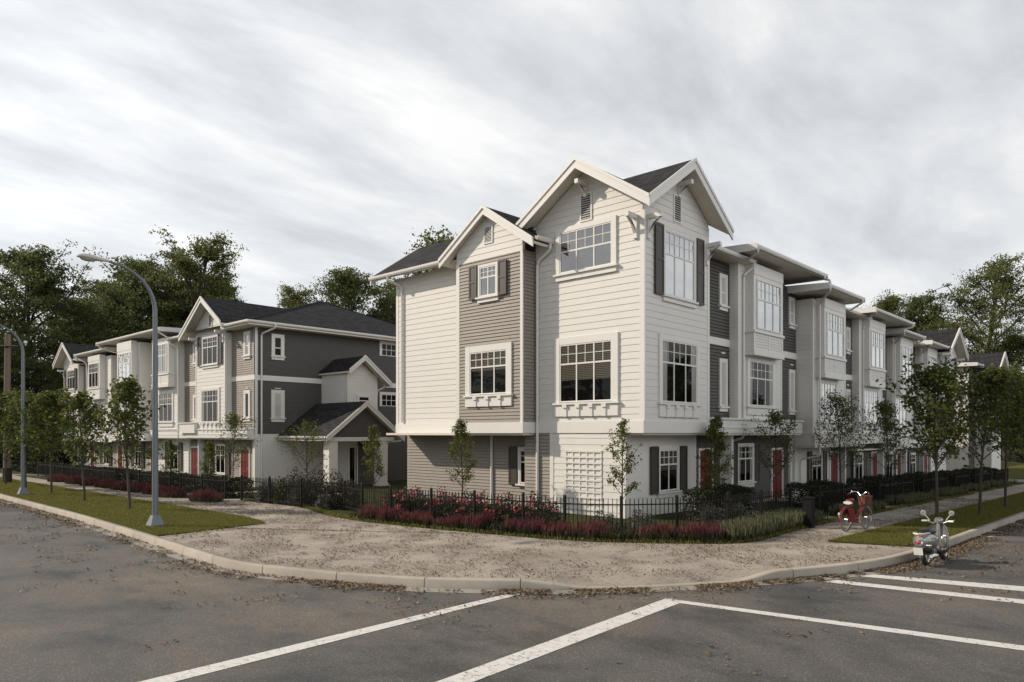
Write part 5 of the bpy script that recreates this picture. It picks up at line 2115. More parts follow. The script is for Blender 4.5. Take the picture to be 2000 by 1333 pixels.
# bushes behind the left fence
lb = [(15.35, 22.9, .85, 1.05, 'bush', 26, 'red budded bush behind the left fence, nearest the corner'), (15.25, 24.4, .95, 1.2, 'bush', 30, 'tall dark bush with red buds behind the left fence'),
      (15.3, 26.0, .9, 1.15, 'bush', 26, 'dark bush with red buds right of the small gate'), (14.95, 25.1, .5, .62, 'silverbush', 0, 'silvery bush at the foot of the left fence'),
      (14.9, 27.4, .55, .7, 'silverbush', 0, 'grey leaved bush beside the left gate post'), (15.0, 23.2, .5, .6, 'silverbush', 0, 'silvery bush near the corner end of the left fence')]
for j, (u, v, r_, h_, mt, nf, lab) in enumerate(lb):
    cloud_bush('garden_bush', lab, 'bush', (u, v, gz(u, v) + PAVE), (r_ * .95, r_ * 1.2, h_ * 1.12), 2800, .085, mt, 140 + j, 'bushes behind the left fence', nf, 'redflower', .075)
yb = cloud_bush('garden_bush', 'yellow green leafy bush poking through the left fence', 'bush', (14.75, 26.2, PAVE), (.3, .35, .85), 420, .10, 'leaf_sap', 150, 'bushes behind the left fence')


def hedge(label, u0, u1, v0, v1, h, seed, group):
    rng = np.random.default_rng(seed)
    c = ((u0 + u1) / 2, (v0 + v1) / 2)
    t = thing('hedge', label, 'hedge', (c[0], c[1], gz(*c) + PAVE - .02), group=group)
    L1, L2 = (u1 - u0), (v1 - v0)
    n = int(1600 * max(L1, L2)) + 900
    P = np.c_[rng.uniform(-.5, .5, n) * L1, rng.uniform(-.5, .5, n) * L2, rng.uniform(0, 1, n) ** .75 * h]
    # push most of the leaves to the outside of the block
    sd_ = rng.integers(0, 3, n)
    P[sd_ == 0, 2] = h * rng.uniform(.88, 1.06, (sd_ == 0).sum())
    m1 = sd_ == 1
    if L1 > L2:
        P[m1, 1] = np.sign(P[m1, 1]) * L2 * rng.uniform(.42, .54, m1.sum())
    else:
        P[m1, 0] = np.sign(P[m1, 0]) * L1 * rng.uniform(.42, .54, m1.sum())
    P[:, 2] += .05 * np.sin(P[:, 0] * 3 + seed) + .05 * np.sin(P[:, 1] * 3.7)
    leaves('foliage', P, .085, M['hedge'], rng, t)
    tw = []
    for k in range(int(6 * max(L1, L2))):
        p = (rng.uniform(-.45, .45) * L1, rng.uniform(-.3, .3) * L2, -.05)
        limb(tw, p, (rng.normal() * .25, rng.normal() * .25, 1), h * rng.uniform(.7, .95), .014, .004, rng, 3, .12)
    segs_mesh(tw, 'twigs', M['bark2'], t, 4)
    return t


gr = 'dark hedges along the right row'
hs_ = [(20.2, 24.0, 'dark hedge behind the fence before the first path'), (26.4, 30.5, 'dark hedge behind the red bicycle'), (32.8, 37.4, 'dark hedge after the second red door'),
       (39.6, 44.0, 'dark hedge in the middle of the right row'), (46.0, 49.2, 'dark hedge fourth from the bicycle'), (51.0, 55.5, 'dark hedge near the end of the right row'), (57.4, 61.5, 'dark hedge at the far end of the right row')]
for i, (a, b, lab) in enumerate(hs_):
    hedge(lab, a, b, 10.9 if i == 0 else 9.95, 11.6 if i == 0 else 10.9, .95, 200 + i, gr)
gl = 'dark hedges along the left row'
for i, (a, b, lab) in enumerate([(30.6, 34.8, 'dark shrub row left of the small gate'), (36.0, 41.5, 'dark shrub row behind the red mounds'), (43.0, 48.5, 'dark shrub row second behind the red mounds'), (50.0, 58.0, 'dark shrub row far along the left path'), (59.5, 70, 'dark shrub row at the far end of the left path')]):
    hedge(lab, 15.0, 15.9, a, b, .85, 220 + i, gl)

# ------------------------------------------------------------------ fences
def fence(label, pts, h=1.0, group=None, step=1.9):
    pts = [np.array(p, float) for p in pts]
    t = thing('fence', label, 'fence', (pts[0][0], pts[0][1], gz(*pts[0]) + PAVE), group=group)
    for a, b in zip(pts[:-1], pts[1:]):
        L = np.linalg.norm(b - a)
        k = max(1, int(round(L / step)))
        for i in range(k):
            p, q = a + (b - a) * i / k, a + (b - a) * (i + 1) / k
            post(t, p, h)
            panel(t, p, q, h)
    post(t, pts[-1], h)
    return t


def post(t, p, h):
    z = gz(*p) + PAVE
    mb = MB()
    mb.box(p[0] - .032, p[0] + .032, p[1] - .032, p[1] + .032, z - .15, z + h + .05)
    mb.hexa([(p[0] - .04, p[1] - .04, z + h + .051), (p[0] + .04, p[1] - .04, z + h + .051), (p[0] + .04, p[1] + .04, z + h + .051), (p[0] - .04, p[1] + .04, z + h + .051)],
            [(p[0] - .01, p[1] - .01, z + h + .09), (p[0] + .01, p[1] - .01, z + h + .09), (p[0] + .01, p[1] + .01, z + h + .09), (p[0] - .01, p[1] + .01, z + h + .09)])
    mb.build('fence_post', M['iron'], t)


def panel(t, p, q, h):
    d = (q - p)
    L = np.linalg.norm(d)
    d = d / L
    n = np.array((-d[1], d[0]))
    z0, z1 = gz(*p) + PAVE, gz(*q) + PAVE
    mb = MB()

    def bar(s0, s1, za, zb, hw, zoff):
        a, b = p + d * s0, p + d * s1
        A_, B_ = z0 + (z1 - z0) * s0 / L, z0 + (z1 - z0) * s1 / L
        lo = [(a + n * hw).tolist() + [A_ + za], (b + n * hw).tolist() + [B_ + za], (b - n * hw).tolist() + [B_ + za], (a - n * hw).tolist() + [A_ + za]]
        hi = [(x, y, z + zb - za) for x, y, z in lo]
        mb.hexa(lo, hi)
    for zz in (.12, h - .18):
        bar(.034, L - .034, zz, zz + .032, .014, 0)
    k = max(2, int(L / .115))
    for i in range(1, k):
        s = L * i / k
        bar(s - .009, s + .009, .06, .119, .009, 0)
        bar(s - .009, s + .009, .153, h - .181, .009, 0)
        bar(s - .009, s + .009, h - .147, h, .009, 0)
    mb.build('picket_panel', M['iron'], t)


fl = [(14.48, 28.9), (14.45, 24.2)]
i0 = j_index(v=22.5)
for v in (22.3, 20.6, 18.8, 17.0, 15.2, 13.6):
    p = off_j(j_index(v=v), 1.05)
    fl.append(p)
fl += [(15.45, 12.45), (16.25, 11.15), (17.5, 10.2), (19.3, 9.62), (23.3, 9.45)]
fence('black picket fence curving round the corner in front of the white tower', fl, 1.0)
fence('low black picket fence in front of the left row beyond the gate path', [(14.6, 30.6), (14.6, 35.2)], .95, 'black fences along the left row')
fence('black picket fence behind the red flower mounds', [(14.5, 36.2), (14.5, 42.0)], .95, 'black fences along the left row')
fence('black picket fence farthest along the left path', [(14.4, 43.2), (14.4, 58.0)], .95, 'black fences along the left row')
for a, b, lab in ((25.9, 30.6, 'black picket fence in front of the hedge behind the bicycle'), (32.6, 37.6, 'black picket fence after the second front path'), (39.4, 44.2, 'black picket fence in the shade halfway along the right row'),
                  (46.0, 49.4, 'black picket fence deep in the shade of the right row'), (51.0, 55.6, 'black picket fence near the end of the right row'), (57.4, 61.8, 'black picket fence at the far end of the right row')):
    fence(lab, [(a, 9.5), (b, 9.5)], .95, 'black fences along the right row')

# dark square post at the path
dp = MB()
z = gz(21.7, 8.25) + PAVE
dp.box(21.57, 21.83, 8.12, 8.38, z - .1, z + .86)
dp.box(21.54, 21.86, 8.09, 8.41, z + .861, z + .90)
tag(dp.build('path_post', M['darkpost'], off=(21.7, 8.25, z)), 'dark square post at the edge of the right path', 'post')

# front paths
for i, (c, wd) in enumerate(((24.95, 1.3), (31.5, 1.2), (38.5, 1.2), (45.0, 1.2), (50.1, 1.2), (56.4, 1.2))):
    poly_sheet('front_path', M['pathc'], [(c - wd / 2, v) for v in np.linspace(8.0, 12.3, 6)], [(c + wd / 2, v) for v in np.linspace(8.0, 12.3, 6)], 1, PAVE + .012)
for i, (c, wd) in enumerate(((29.75, 1.1), (35.5, .9), (42.3, .9), (49.2, 1.0), (58.8, 1.0))):
    poly_sheet('front_path', M['pathc'], [(u, c - wd / 2) for u in np.linspace(12.9, 20.3, 8)], [(u, c + wd / 2) for u in np.linspace(12.9, 20.3, 8)], 1, PAVE + .012)

# ------------------------------------------------------------------ grass and fallen leaves
def tris_blades(name, P, h, wd, rng, mat, label):
    n = len(P)
    a = rng.uniform(0, 2 * math.pi, n)
    hh = h * rng.uniform(.5, 1.3, n)
    wv = np.c_[np.cos(a), np.sin(a), np.zeros(n)] * wd
    tip = P + np.c_[rng.normal(size=(n, 2)) * .35, np.ones(n)] * hh[:, None]
    v = np.empty((n, 3, 3))
    v[:, 0], v[:, 1], v[:, 2] = P - wv, P + wv, tip
    o = np_mesh(name, v.reshape(-1, 3), np.arange(n * 3).reshape(n, 3), mat)
    tag(o, label, 'grass', kind='stuff')


rng = np.random.default_rng(9)
n = 150000
v = 20.2 + 45 * rng.uniform(0, 1, n) ** 1.7
kl = np.interp(v, KL_in[::-1, 1], KL_in[::-1, 0])
lb_ = np.interp(v, lB[:, 1], lB[:, 0])
u = kl + .02 + (lb_ - kl + .03) * rng.uniform(0, 1, n)
ok = ~((v < 20.15 + (u - 8.0) * .16))
P = np.c_[u, v, np.array([gz(a, b) for a, b in zip(u, v)]) + PAVE + .004][ok]
tris_blades('grass', P, .055, .007, rng, M['grass'], 'short green grass of the left verge lawn')
n = 100000
u = 18.95 + 40 * rng.uniform(0, 1, n) ** 1.8
vv = rng.uniform(4.75, 6.72, n)
ok = u > 19.5 - (vv - 4.75) * .3
P = np.c_[u, vv, np.array([gz(a, b) for a, b in zip(u, vv)]) + PAVE + .004][ok]
tris_blades('grass', P, .055, .007, rng, M['grass'], 'short green grass of the right verge lawn')


def litter(name, P, size, rng, label):
    n = len(P)
    a = rng.uniform(0, 2 * math.pi, n)
    s = size * rng.uniform(.5, 1.3, n) / 2
    e1 = np.c_[np.cos(a), np.sin(a), rng.normal(size=n) * .35]
    e2 = np.c_[-np.sin(a), np.cos(a), rng.normal(size=n) * .35]
    v = np.empty((n, 4, 3))
    lift = np.c_[np.zeros(n), np.zeros(n), s * rng.uniform(.15, .8, n)]
    c = P + np.c_[np.zeros((n, 2)), np.full(n, .012)]
    v[:, 0] = c - e1 * s[:, None] + lift
    v[:, 1] = c + e2 * (s * .5)[:, None]
    v[:, 2] = c + e1 * s[:, None] + lift * .6
    v[:, 3] = c - e2 * (s * .5)[:, None] + lift * .3
    v[:, :, 2] = np.maximum(v[:, :, 2], P[:, None, 2] + .003)
    o = np_mesh(name, v.reshape(-1, 3), np.arange(n * 4).reshape(n, 4), M['litter'])
    tag(o, label, 'fallen leaves', kind='stuff')


Kd = np.r_[0, np.cumsum(np.linalg.norm(np.diff(K, axis=0), axis=1))]


def near_kerb(n, s0, s1, off):
    s = rng.uniform(s0, s1, n)
    x = np.interp(s, Kd, K[:, 0]) - off * np.interp(s, Kd, Kn[:, 0])
    y = np.interp(s, Kd, K[:, 1]) - off * np.interp(s, Kd, Kn[:, 1])
    return x, y


rng = np.random.default_rng(31)
sA = Kd[int(np.argmin(np.abs(K[:NL, 1] - 42)))]
sB = Kd[NL + int(np.argmin(np.abs(K[NL:, 0] - 40)))]
# gutter band
n = 36000
off = np.abs(rng.normal(size=n)) * .24 + .03
x, y = near_kerb(n, sA, sB, off)
keep = vnoise(x, y, .8, 1) * .7 + vnoise(x, y, .3, 2) * .3 > .40
# the left kerb keeps a bare concrete edge
dleft = (y > 13) & (off < .33)
keep &= ~(dleft & (rng.uniform(0, 1, n) < .8))
P = np.c_[x, y, [gz(a, b) + .004 for a, b in zip(x, y)]][keep]
litter('leaf_litter', P, .07, rng, 'brown dead leaves gathered in the gutter along the kerb')
# road scatter
n = 16000
off = rng.uniform(.1, 1, n) ** 1.7 * 5.5
x, y = near_kerb(n, sA, sB, off)
m = vnoise(x, y, 1.3, 3) * .5 + vnoise(x, y, .45, 4) * .5
keep = m > .50 + off * .052
P = np.c_[x, y, [gz(a, b) + .004 for a, b in zip(x, y)]][keep]
litter('leaf_litter', P, .07, rng, 'patches of dead leaves scattered on the road')
# pavement
n = 260000
x = rng.uniform(7.4, 40, n)
y = rng.uniform(5, 40, n)
din = np.empty(n)
Kx = np.c_[K[::2]]
Jx = np.c_[J[::2]]
inside = np.zeros(n, bool)
for c0 in range(0, n, 4000):
    q = np.c_[x[c0:c0 + 4000], y[c0:c0 + 4000]]
    dk = ((q[:, None, :] - Kx[None]) ** 2).sum(-1)
    ik = dk.argmin(1)
    sk = ((q - Kx[ik]) * Kn[::2][ik]).sum(1)
    dj = ((q[:, None, :] - Jx[None]) ** 2).sum(-1)
    ij = dj.argmin(1)
    sj = ((q - Jx[ij]) * Jn[::2][ij]).sum(1)
    inside[c0:c0 + 4000] = (sk > .22) & (sj < .02)
lawnmask = ((y > 20.3 + (x - 8) * .16) & (x < 11.45)) | ((x > 19.3) & (y < 6.66))
m = vnoise(x, y, 1.1, 6) * .45 + vnoise(x, y, .4, 7) * .55
keep = inside & ~lawnmask & (m + rng.normal(size=n) * .05 > .435)
zz = np.array([gz(a, b) + PAVE + .004 for a, b in zip(x[keep], y[keep])])
drp = np.where((x[keep] > 9.9) & (x[keep] < 14.3) & (y[keep] < 9.2), .0, 0.0)
P = np.c_[x[keep], y[keep], zz - drp]
litter('leaf_litter', P, .046, rng, 'small dead leaves strewn over the corner pavement')
keep = inside & lawnmask & (rng.uniform(0, 1, n) < .03)
P = np.c_[x[keep], y[keep], [gz(a, b) + PAVE + .03 for a, b in zip(x[keep], y[keep])]]
litter('leaf_litter', P, .06, rng, 'few dead leaves lying on the verge lawns')
# ------------------------------------------------------------------ street lamps, utility pole
def street_lamp(label, loc, h=6.35):
    t = thing('street_lamp', label, 'street lamp', loc, group='street lamps on the left lawn')
    x, y, z = loc
    b = MB()
    b.rings([[(x + s * math.cos(a), y + s * math.sin(a), z + q) for a in [math.pi / 4 + math.pi / 2 * k for k in range(4)]] for q, s in ((-.05, .30), (.05, .30), (.055, .27), (.30, .155), (.33, .14))])
    b.build('base', M['steel'], t)
    path = [(x, y, z + .25), (x, y, z + 3), (x, y, z + h)]
    rs = [.090, .080, .066]
    # curved arm
    A = MB()
    pts, rr = [(x, y, z + h)], [.066]
    R0 = 1.30
    for k in range(1, 15):
        a = math.radians(80 * k / 14)
        pts.append((x - R0 * (1 - math.cos(a)) * 1.02, y, z + h + R0 * math.sin(a) * .97))
        rr.append(.066 - .033 * k / 14)
    e = pts[-1]
    pts.append((e[0] - .20, y, e[2] + .03))
    rr.append(.033)
    p = MB()
    p.tube(path, rs, 14)
    p.build('pole', M['steel'], t, True)
    A.tube(pts, rr, 10)
    A.build('arm', M['steel'], t, True)
    e = pts[-1]
    H = MB()
    rings_ = []
    for dx, hw, hh, dz in ((.03, .05, .045, 0), (-.04, .06, .06, 0), (-.2, .10, .075, .0), (-.42, .15, .095, .01), (-.6, .15, .09, .02), (-.72, .11, .065, .015), (-.78, .04, .03, .0)):
        rings_.append([(e[0] + dx, y + hw * math.cos(a), e[2] + dz + hh * math.sin(a) * (1.0 if math.sin(a) > 0 else .55)) for a in [2 * math.pi * k / 14 for k in range(14)]])
    H.rings(rings_)
    hd = H.build('lamp_head', M['lamphead'], t, True)
    Ln = MB()
    Ln.ball((e[0] - .5, y, e[2] - .035), (.2, .11, .06), 12, 6)
    Ln.build('lens', M['lampglass'], hd, True)
    return t


lp = street_lamp('tall grey curved street lamp on the near left lawn', (8.55, 22.4, PAVE))


def copy_deep(o, loc, label, parent=None):
    c = o.copy()
    COL.objects.link(c)
    if parent is None:
        c.location = loc
        c['label'] = label
    else:
        c.parent = parent
    for ch in o.children:
        copy_deep(ch, loc, label, c)
    return c


copy_deep(lp, (8.95, 38.4, PAVE), 'grey curved street lamp farther away, half cut by the left edge')

U_ = thing('utility_pole', 'weathered wooden utility pole with crossarm at the far left', 'utility pole', (10.55, 48.6, PAVE))
mb = MB()
mb.tube([(10.55, 48.6, 0), (10.56, 48.62, 4), (10.6, 48.6, 8.5)], [.19, .17, .15], 12)
mb.build('pole', M['pole'], U_, True)
mb = MB()
mb.tube([(10.57, 48.61, .1), (10.57, 48.61, 1.0)], [.24, .23], 12)
mb.build('guard', M['rubber'], U_, True)
mb = MB()
d = Vector((.682, -.731, 0))
c = Vector((10.45, 48.42, 7.8))
a, b_ = c - d * 1.1, c + d * 1.1
mb.tube([a, b_], .06, 4)
mb.build('crossarm', M['bark2'], U_)
for s in (-.95, 1.12):
    mb = MB()
    q = c + d * s
    mb.tube([q + Vector((0, 0, .05)), q + Vector((0, 0, .16)), q + Vector((0, 0, .17)), q + Vector((0, 0, .30))], [.03, .03, .085, .075], 10)
    mb.build('insulator', M['cream'], U_, True)

# ------------------------------------------------------------------ bicycle
def bicycle():
    loc = (21.42, 7.10, gz(21.4, 7.1) + PAVE + .004)
    t = thing('bicycle', 'red step-through bicycle with front basket parked on the path', 'bicycle', loc, R(-11), local=True)
    r, wb = .345, 1.06
    for x in (0.0, wb):
        w_ = MB()
        w_.torus((x, 0, r), r - .018, .019, 'y', 40, 8)
        o = w_.build('wheel', M['skinwall'], t, True)
        q = MB()
        q.torus((x, 0, r), r - .047, .011, 'y', 36, 6)
        q.build('rim', M['chrome'], o, True)
        s = MB()
        for k in range(18):
            a = 2 * math.pi * k / 18
            s.tube([(x, .02 * (-1) ** k, r), (x + (r - .05) * math.cos(a), 0, r + (r - .05) * math.sin(a))], .0016, 3, False)
        s.tube([(x, -.045, r), (x, .045, r)], .02, 8)
        s.build('spokes', M['chrome'], o)
    f = MB()
    bb = (.46, 0, .28)
    hd0, hd1 = (.86, 0, .62), (.80, 0, .80)
    f.tube([hd0, hd1], .019, 8)
    f.tube([hd0, (.66, 0, .40), bb], .017, 8)
    f.tube([(.82, 0, .72), (.62, 0, .48), (.40, 0, .38)], .014, 8)
    f.tube([bb, (.30, 0, .74)], .016, 8)
    for y in (-.055, .055):
        f.tube([bb, (0, y, r)], .010, 6)
        f.tube([(.33, 0, .66), (0, y, r)], .009, 6)
        f.tube([(.86, y * .6, .60), (.90, y, .5), (wb, y, r)], .012, 6)
    f.build('frame', M['bikered'], t, True)
    for x, a0, a1 in ((0.0, 20, 190), (wb, 30, 150)):
        fd = MB()
        rings_ = []
        for k in range(17):
            a = R(a0 + (a1 - a0) * k / 16)
            ring = []
            for dy, dr in ((-.032, .0), (-.026, .018), (0, .026), (.026, .018), (.032, .0)):
                ring.append((x + (r + .01 + dr) * math.cos(a), dy, r + (r + .01 + dr) * math.sin(a)))
            rings_.append(ring)
        fd.rings(rings_, closed=False, cap=False)
        fd.build('mudguard', M['bikered'], t, True)
    for y in (-.06, .06):
        g = MB()
        pts = [(-.02, r + .33)]
        pol = [(.30, .62), (.36, .40), (.30, .33), (.20, .36), (.06, .50), (-.06, .655), (.0, .70), (.16, .70)]
        g.hexa([(a, y - .003, b) for a, b in pol], [(a, y + .003, b) for a, b in pol])
        g.build('coat_guard', M['bikered'], t)
    s = MB()
    s.tube([(.30, 0, .74), (.275, 0, .83)], .013, 8)
    s.build('seat_post', M['chrome'], t, True)
    s = MB()
    s.rings([[(x, hw * math.cos(a), z + hh * math.sin(a)) for a in [2 * math.pi * k / 12 for k in range(12)]] for x, hw, hh, z in
             ((.10, .05, .03, .86), (.13, .105, .05, .865), (.22, .10, .045, .875), (.32, .05, .035, .885), (.40, .025, .028, .88), (.42, .012, .012, .875))])
    s.build('saddle', M['bikered'], t, True)
    s = MB()
    s.rings([[(x, .13 * math.cos(a), .81 + .045 * math.sin(a)) for a in [2 * math.pi * k / 10 for k in range(10)]] for x in (.06, .12)])
    s.build('saddle_bag', M['cream'], t, True)
    hb = MB()
    hb.tube([(.80, 0, .80), (.765, 0, 1.0)], .012, 8)
    pts = [(.62, -.30, 1.0), (.70, -.28, 1.04), (.80, -.20, 1.085), (.83, -.11, 1.07), (.78, -.04, 1.0), (.765, 0, .99), (.78, .04, 1.0), (.83, .11, 1.07), (.80, .20, 1.085), (.70, .28, 1.04), (.62, .30, 1.0)]
    hb.tube(pts, .0125, 8)
    h = hb.build('handlebar', M['chrome'], t, True)
    for y in (-1, 1):
        g = MB()
        g.tube([(.62 - .02, y * .303, .99), (.69, y * .283, 1.035)], .018, 8)
        g.build('grip', M['bikered'], h, True)
    bl = MB()
    bl.ball((.73, .24, 1.085), .026, 8, 6)
    bl.build('bell', M['chrome'], h, True)
    b = MB()
    rings_ = []
    for z, sx, sy in ((.70, .11, .145), (.72, .115, .15), (.95, .145, .19), (.965, .15, .195), (.965, .135, .18), (.73, .105, .138)):
        ring = []
        for k in range(24):
            a = 2 * math.pi * k / 24
            ca, sa = math.cos(a), math.sin(a)
            q = (abs(ca) ** 4 + abs(sa) ** 4) ** -.25
            ring.append((1.0 + sx * ca * q, sy * sa * q, z))
        rings_.append(ring)
    b.rings(rings_)
    b.build('basket', M['wicker'], t, True)
    ch = MB()
    ch.rings([[(x, y, z) for x, z in ((-.08, .30), (.0, .40), (.50, .335), (.53, .28), (.50, .22), (0, .29))] for y in (-.09, -.065)])
    ch.build('chain_guard', M['bikered'], t)
    pd = MB()
    pd.tube([(.46, -.10, .28), (.46, .10, .28)], .014, 6)
    pd.tube([(.46, -.10, .28), (.58, -.11, .22)], .010, 6)
    pd.tube([(.46, .10, .28), (.34, .11, .34)], .010, 6)
    pd.box(.54, .63, -.20, -.115, .21, .235)
    pd.box(.29, .38, .115, .20, .33, .355)
    pd.build('pedals', M['chrome'], t)
    ks = MB()
    ks.tube([(.40, .05, .27), (.36, .19, .0)], .009, 6)
    ks.build('kickstand', M['chrome'], t)
    rk = MB()
    for y in (-.06, .06):
        rk.tube([(.28, y, .725), (-.2, y, .725)], .007, 6)
        rk.tube([(-.18, y, .725), (0, y * 1.1, r)], .006, 6)
    rk.build('rear_rack', M['bikered'], t)
    lt = MB()
    lt.ball((-.375, 0, .52), (.03, .03, .045), 8, 6)
    lt.build('rear_lamp', M['cream'], t, True)
    return t


bicycle()


# ------------------------------------------------------------------ scooter
def scooter():
    loc = (17.86, 4.24, gz(17.9, 4.2) + .004)
    t = thing('scooter', 'silver retro motor scooter with white mirrors parked at the kerb', 'scooter', loc, R(-7), local=True)
    t.rotation_euler = (R(-3), 0, R(-5))
    t.scale = (.96, .96, .96)

    def ell(x, hw, hh, z, n=20, p=2.4, y=0.0):
        ring = []
        for k in range(n):
            a = 2 * math.pi * k / n
            ca, sa = math.cos(a), math.sin(a)
            q = (abs(ca) ** p + abs(sa) ** p) ** (-1 / p)
            ring.append((x, y + hw * ca * q, z + hh * sa * q))
        return ring
    r, wb = .21, 1.16
    for x, nm in ((0.0, 'rear_wheel'), (wb, 'front_wheel')):
        w_ = MB()
        w_.torus((x, 0, r), r - .05, .052, 'y', 36, 10, .95)
        o = w_.build(nm, M['rubber'], t, True)
        q = MB()
        q.rings([[(x + s * math.cos(a), y, r + s * math.sin(a)) for a in [2 * math.pi * k / 20 for k in range(20)]] for y, s in ((-.04, .07), (-.05, .115), (-.03, .125), (.03, .125), (.05, .115), (.04, .07))])
        q.build('rim', M['chrome'], o, True)
    b = MB()
    b.rings([ell(-.36, .05, .05, .60), ell(-.345, .11, .10, .60), ell(-.27, .165, .15, .595), ell(-.12, .205, .185, .58), ell(.08, .215, .195, .565),
             ell(.27, .195, .18, .55), ell(.40, .14, .15, .52), ell(.47, .08, .11, .49)])
    b.build('body', M['silver'], t, True)
    ub = MB()
    ub.rings([ell(-.22, .06, .05, .41), ell(-.1, .12, .09, .40), ell(.2, .14, .11, .36), ell(.42, .15, .09, .31), ell(.55, .15, .05, .27)])
    ub.build('under_body', M['vinyl'], t, True)
    s = MB()
    s.rings([ell(-.14, .08, .03, .765), ell(-.10, .135, .055, .77), ell(.08, .15, .065, .785), ell(.24, .14, .06, .775), ell(.38, .12, .06, .745), ell(.45, .07, .04, .715)])
    s.build('seat', M['vinyl'], t, True)
    sb = MB()
    sb.rings([ell(.30, .09, .12, .55), ell(.44, .10, .14, .53), ell(.485, .08, .11, .51)])
    sb.build('seat_front', M['vinyl'], t, True)
    rk = MB()
    pts = []
    for k in range(15):
        a = math.pi / 2 + math.pi * k / 14
        pts.append((-.24 + .16 * math.cos(a), .135 * math.sin(a), .775 + .01 * math.cos(a)))
    pts = [(-.06, .13, .76)] + pts + [(-.06, -.13, .76)]
    rk.tube(pts, .017, 8)
    rk.build('rear_rack', M['cream'], t, True)
    am = MB()
    am.ball((-.345, .0, .715), (.03, .05, .026), 10, 6)
    am.build('amber_reflector', M['amber'], t, True)
    tl = MB()
    tl.rings([ell(-.34, .085, .075, .555), ell(-.40, .085, .075, .55), ell(-.42, .07, .06, .548)])
    h = tl.build('tail_light', M['chrome'], t, True)
    tl = MB()
    tl.ball((-.425, 0, .57), (.018, .05, .035), 10, 6)
    tl.build('lens', M['redlens'], h, True)
    br = MB()
    br.box(-.43, -.33, -.12, .12, .462, .48)
    br.build('plate_bracket', M['chrome'], t)
    pl = MB()
    pl.hexa([(-.455, -.095, .46), (-.455, .095, .46), (-.43, .095, .30), (-.43, -.095, .30)], [(-.462, -.095, .458), (-.462, .095, .458), (-.437, .095, .298), (-.437, -.095, .298)])
    pl.build('number_plate', M['cream'], t)
    for y in (-1, 1):
        ind = MB()
        ind.tube([(-.34, y * .10, .52), (-.36, y * .20, .515)], .010, 6)
        ind.ball((-.365, y * .225, .515), (.028, .035, .03), 10, 6)
        ind.build('rear_indicator', M['vinyl'] if y > 0 else M['chrome'], t, True)
    mf = MB()
    mf.tube([(.40, -.12, .22), (.30, -.16, .22), (.16, -.175, .225), (.14, -.175, .23), (-.14, -.18, .25), (-.20, -.18, .255)], [.018, .02, .025, .055, .06, .04], 12)
    mf.build('exhaust', M['chrome'], t, True)
    en = MB()
    en.rings([ell(-.08, .04, .06, .24, y=.08), ell(.0, .07, .10, .25, y=.08), ell(.2, .08, .10, .27, y=.06), ell(.35, .07, .08, .28)])
    en.rings([ell(.05, .06, .07, .33, y=-.10), ell(.18, .07, .08, .32, y=-.10), ell(.26, .05, .06, .31, y=-.10)])
    en.build('engine', M['steel'], t, True)
    fb = MB()
    fb.hexa([(.42, -.18, .255), (.90, -.17, .255), (.90, .17, .255), (.42, .18, .255)], [(.42, -.205, .30), (.90, -.19, .30), (.90, .19, .30), (.42, .205, .30)])
    fb.hexa([(.50, -.12, .15), (.84, -.10, .17), (.84, .10, .17), (.50, .12, .15)], [(.44, -.175, .254), (.89, -.165, .254), (.89, .165, .254), (.44, .175, .254)])
    fb.build('floorboard', M['vinyl'], t)
    # leg shield: curved panel with thickness
    ls = MB()
    prof = [(.28, .155, .885), (.36, .205, .895), (.48, .232, .905), (.60, .236, .92), (.72, .222, .935), (.82, .185, .945), (.885, .12, .952), (.915, .05, .955)]
    rows_f, rows_b = [], []
    for z, hw, x in prof:
        rf, rb_ = [], []
        for k in range(15):
            q = -1 + 2 * k / 14
            bend = .085 * abs(q) ** 2.4
            rf.append((x - bend + .03, hw * q, z))
            rb_.append((x - bend, hw * q * .985, z))
        rows_f.append(rf)
        rows_b.append(rb_)
    loop = [rf + rb_[::-1] for rf, rb_ in zip(rows_f, rows_b)]
    ls.rings(loop)
    ls.build('leg_shield', M['silver'], t, True)
    gb = MB()
    gb.rings([ell(.80, .05, .10, .47, y=-.11), ell(.84, .085, .15, .47, y=-.11), ell(.90, .09, .16, .47, y=-.11)])
    gb.build('glove_box', M['silver'], t, True)
    sc_ = MB()
    sc_.tube([(.90, 0, .30), (.905, 0, .6), (.925, 0, .9)], [.05, .055, .055], 12)
    sc_.build('steering_column', M['silver'], t, True)
    hs2 = MB()
    hs2.rings([ell(.86, .05, .045, .955), ell(.89, .085, .075, .955), ell(.95, .095, .085, .955), ell(1.02, .085, .08, .95), ell(1.06, .07, .065, .945)])
    hs2.build('headset', M['silver'], t, True)
    sp = MB()
    sp.rings([ell(.855, .045, .04, .975), ell(.845, .04, .035, .975)])
    sp.build('speedometer', M['chrome'], t, True)
    hl = MB()
    hl.ball((1.06, 0, .945), (.03, .065, .06), 12, 8)
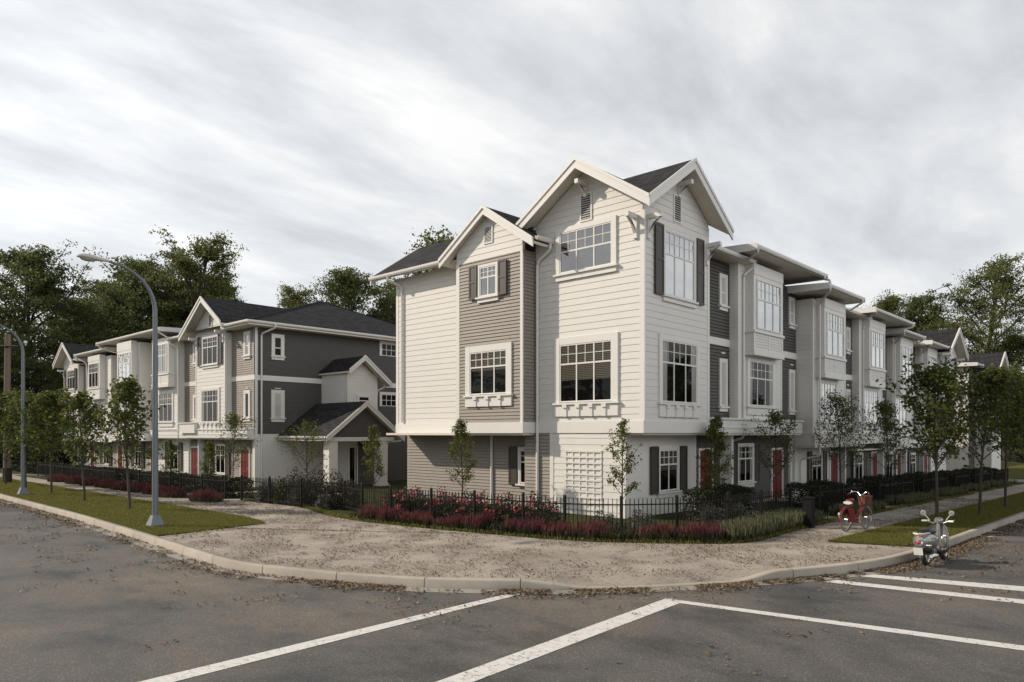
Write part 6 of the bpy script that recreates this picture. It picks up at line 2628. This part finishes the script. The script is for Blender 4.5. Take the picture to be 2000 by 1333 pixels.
    hl.build('headlight', M['cream'], t, True)
    hb = MB()
    hb.tube([(.86, -.32, .955), (.88, -.24, .955), (.93, -.10, .90), (.94, 0, .885), (.93, .10, .90), (.88, .24, .955), (.86, .32, .955)], .017, 8)
    h = hb.build('handlebar', M['chrome'], t, True)
    for y in (-1, 1):
        g = MB()
        g.tube([(.855, y * .34, .955), (.88, y * .235, .955)], .021, 8)
        g.build('grip', M['cream'], h, True)
        l = MB()
        l.tube([(.915, y * .19, .962), (.94, y * .27, .968), (.93, y * .345, .972)], .008, 6)
        l.build('brake_lever', M['chrome'], h, True)
        m = MB()
        m.tube([(.90, y * .17, .965), (.89, y * .24, 1.06), (.885, y * .285, 1.11)], .0085, 6)
        m.rings([[(x, y * .305 + s * math.cos(a), 1.145 + s * math.sin(a)) for a in [2 * math.pi * k / 20 for k in range(20)]] for x, s in ((.878, .052), (.885, .058), (.90, .055), (.912, .03))])
        mo = m.build('mirror', M['cream'], t, True)
        mg = MB()
        mg.rings([[(x, y * .305 + s * math.cos(a), 1.145 + s * math.sin(a)) for a in [2 * math.pi * k / 20 for k in range(20)]] for x, s in ((.8775, .05), (.8765, .049))])
        mg.build('mirror_glass', M['chrome'], mo)
    ff = MB()
    rings_ = []
    for k in range(15):
        a = R(5 + 165 * k / 14)
        rings_.append([(wb + (r + .015 + dr) * math.cos(a), dy, r + (r + .015 + dr) * math.sin(a)) for dy, dr in ((-.075, -.06), (-.075, .01), (-.05, .03), (0, .038), (.05, .03), (.075, .01), (.075, -.06))])
    ff.rings(rings_, closed=False, cap=False)
    ff.build('front_mudguard', M['silver'], t, True)
    fk = MB()
    for y in (-.07, .07):
        fk.tube([(.98, y * .8, .55), (1.06, y, .38), (wb, y, r)], .018, 8)
    fk.build('fork', M['steel'], t, True)
    st = MB()
    st.tube([(.34, .12, .22), (.30, .24, .0)], .011, 6)
    st.build('side_stand', M['steel'], t)
    return t


scooter()
print('verts', sum(len(m.vertices) for m in bpy.data.meshes))
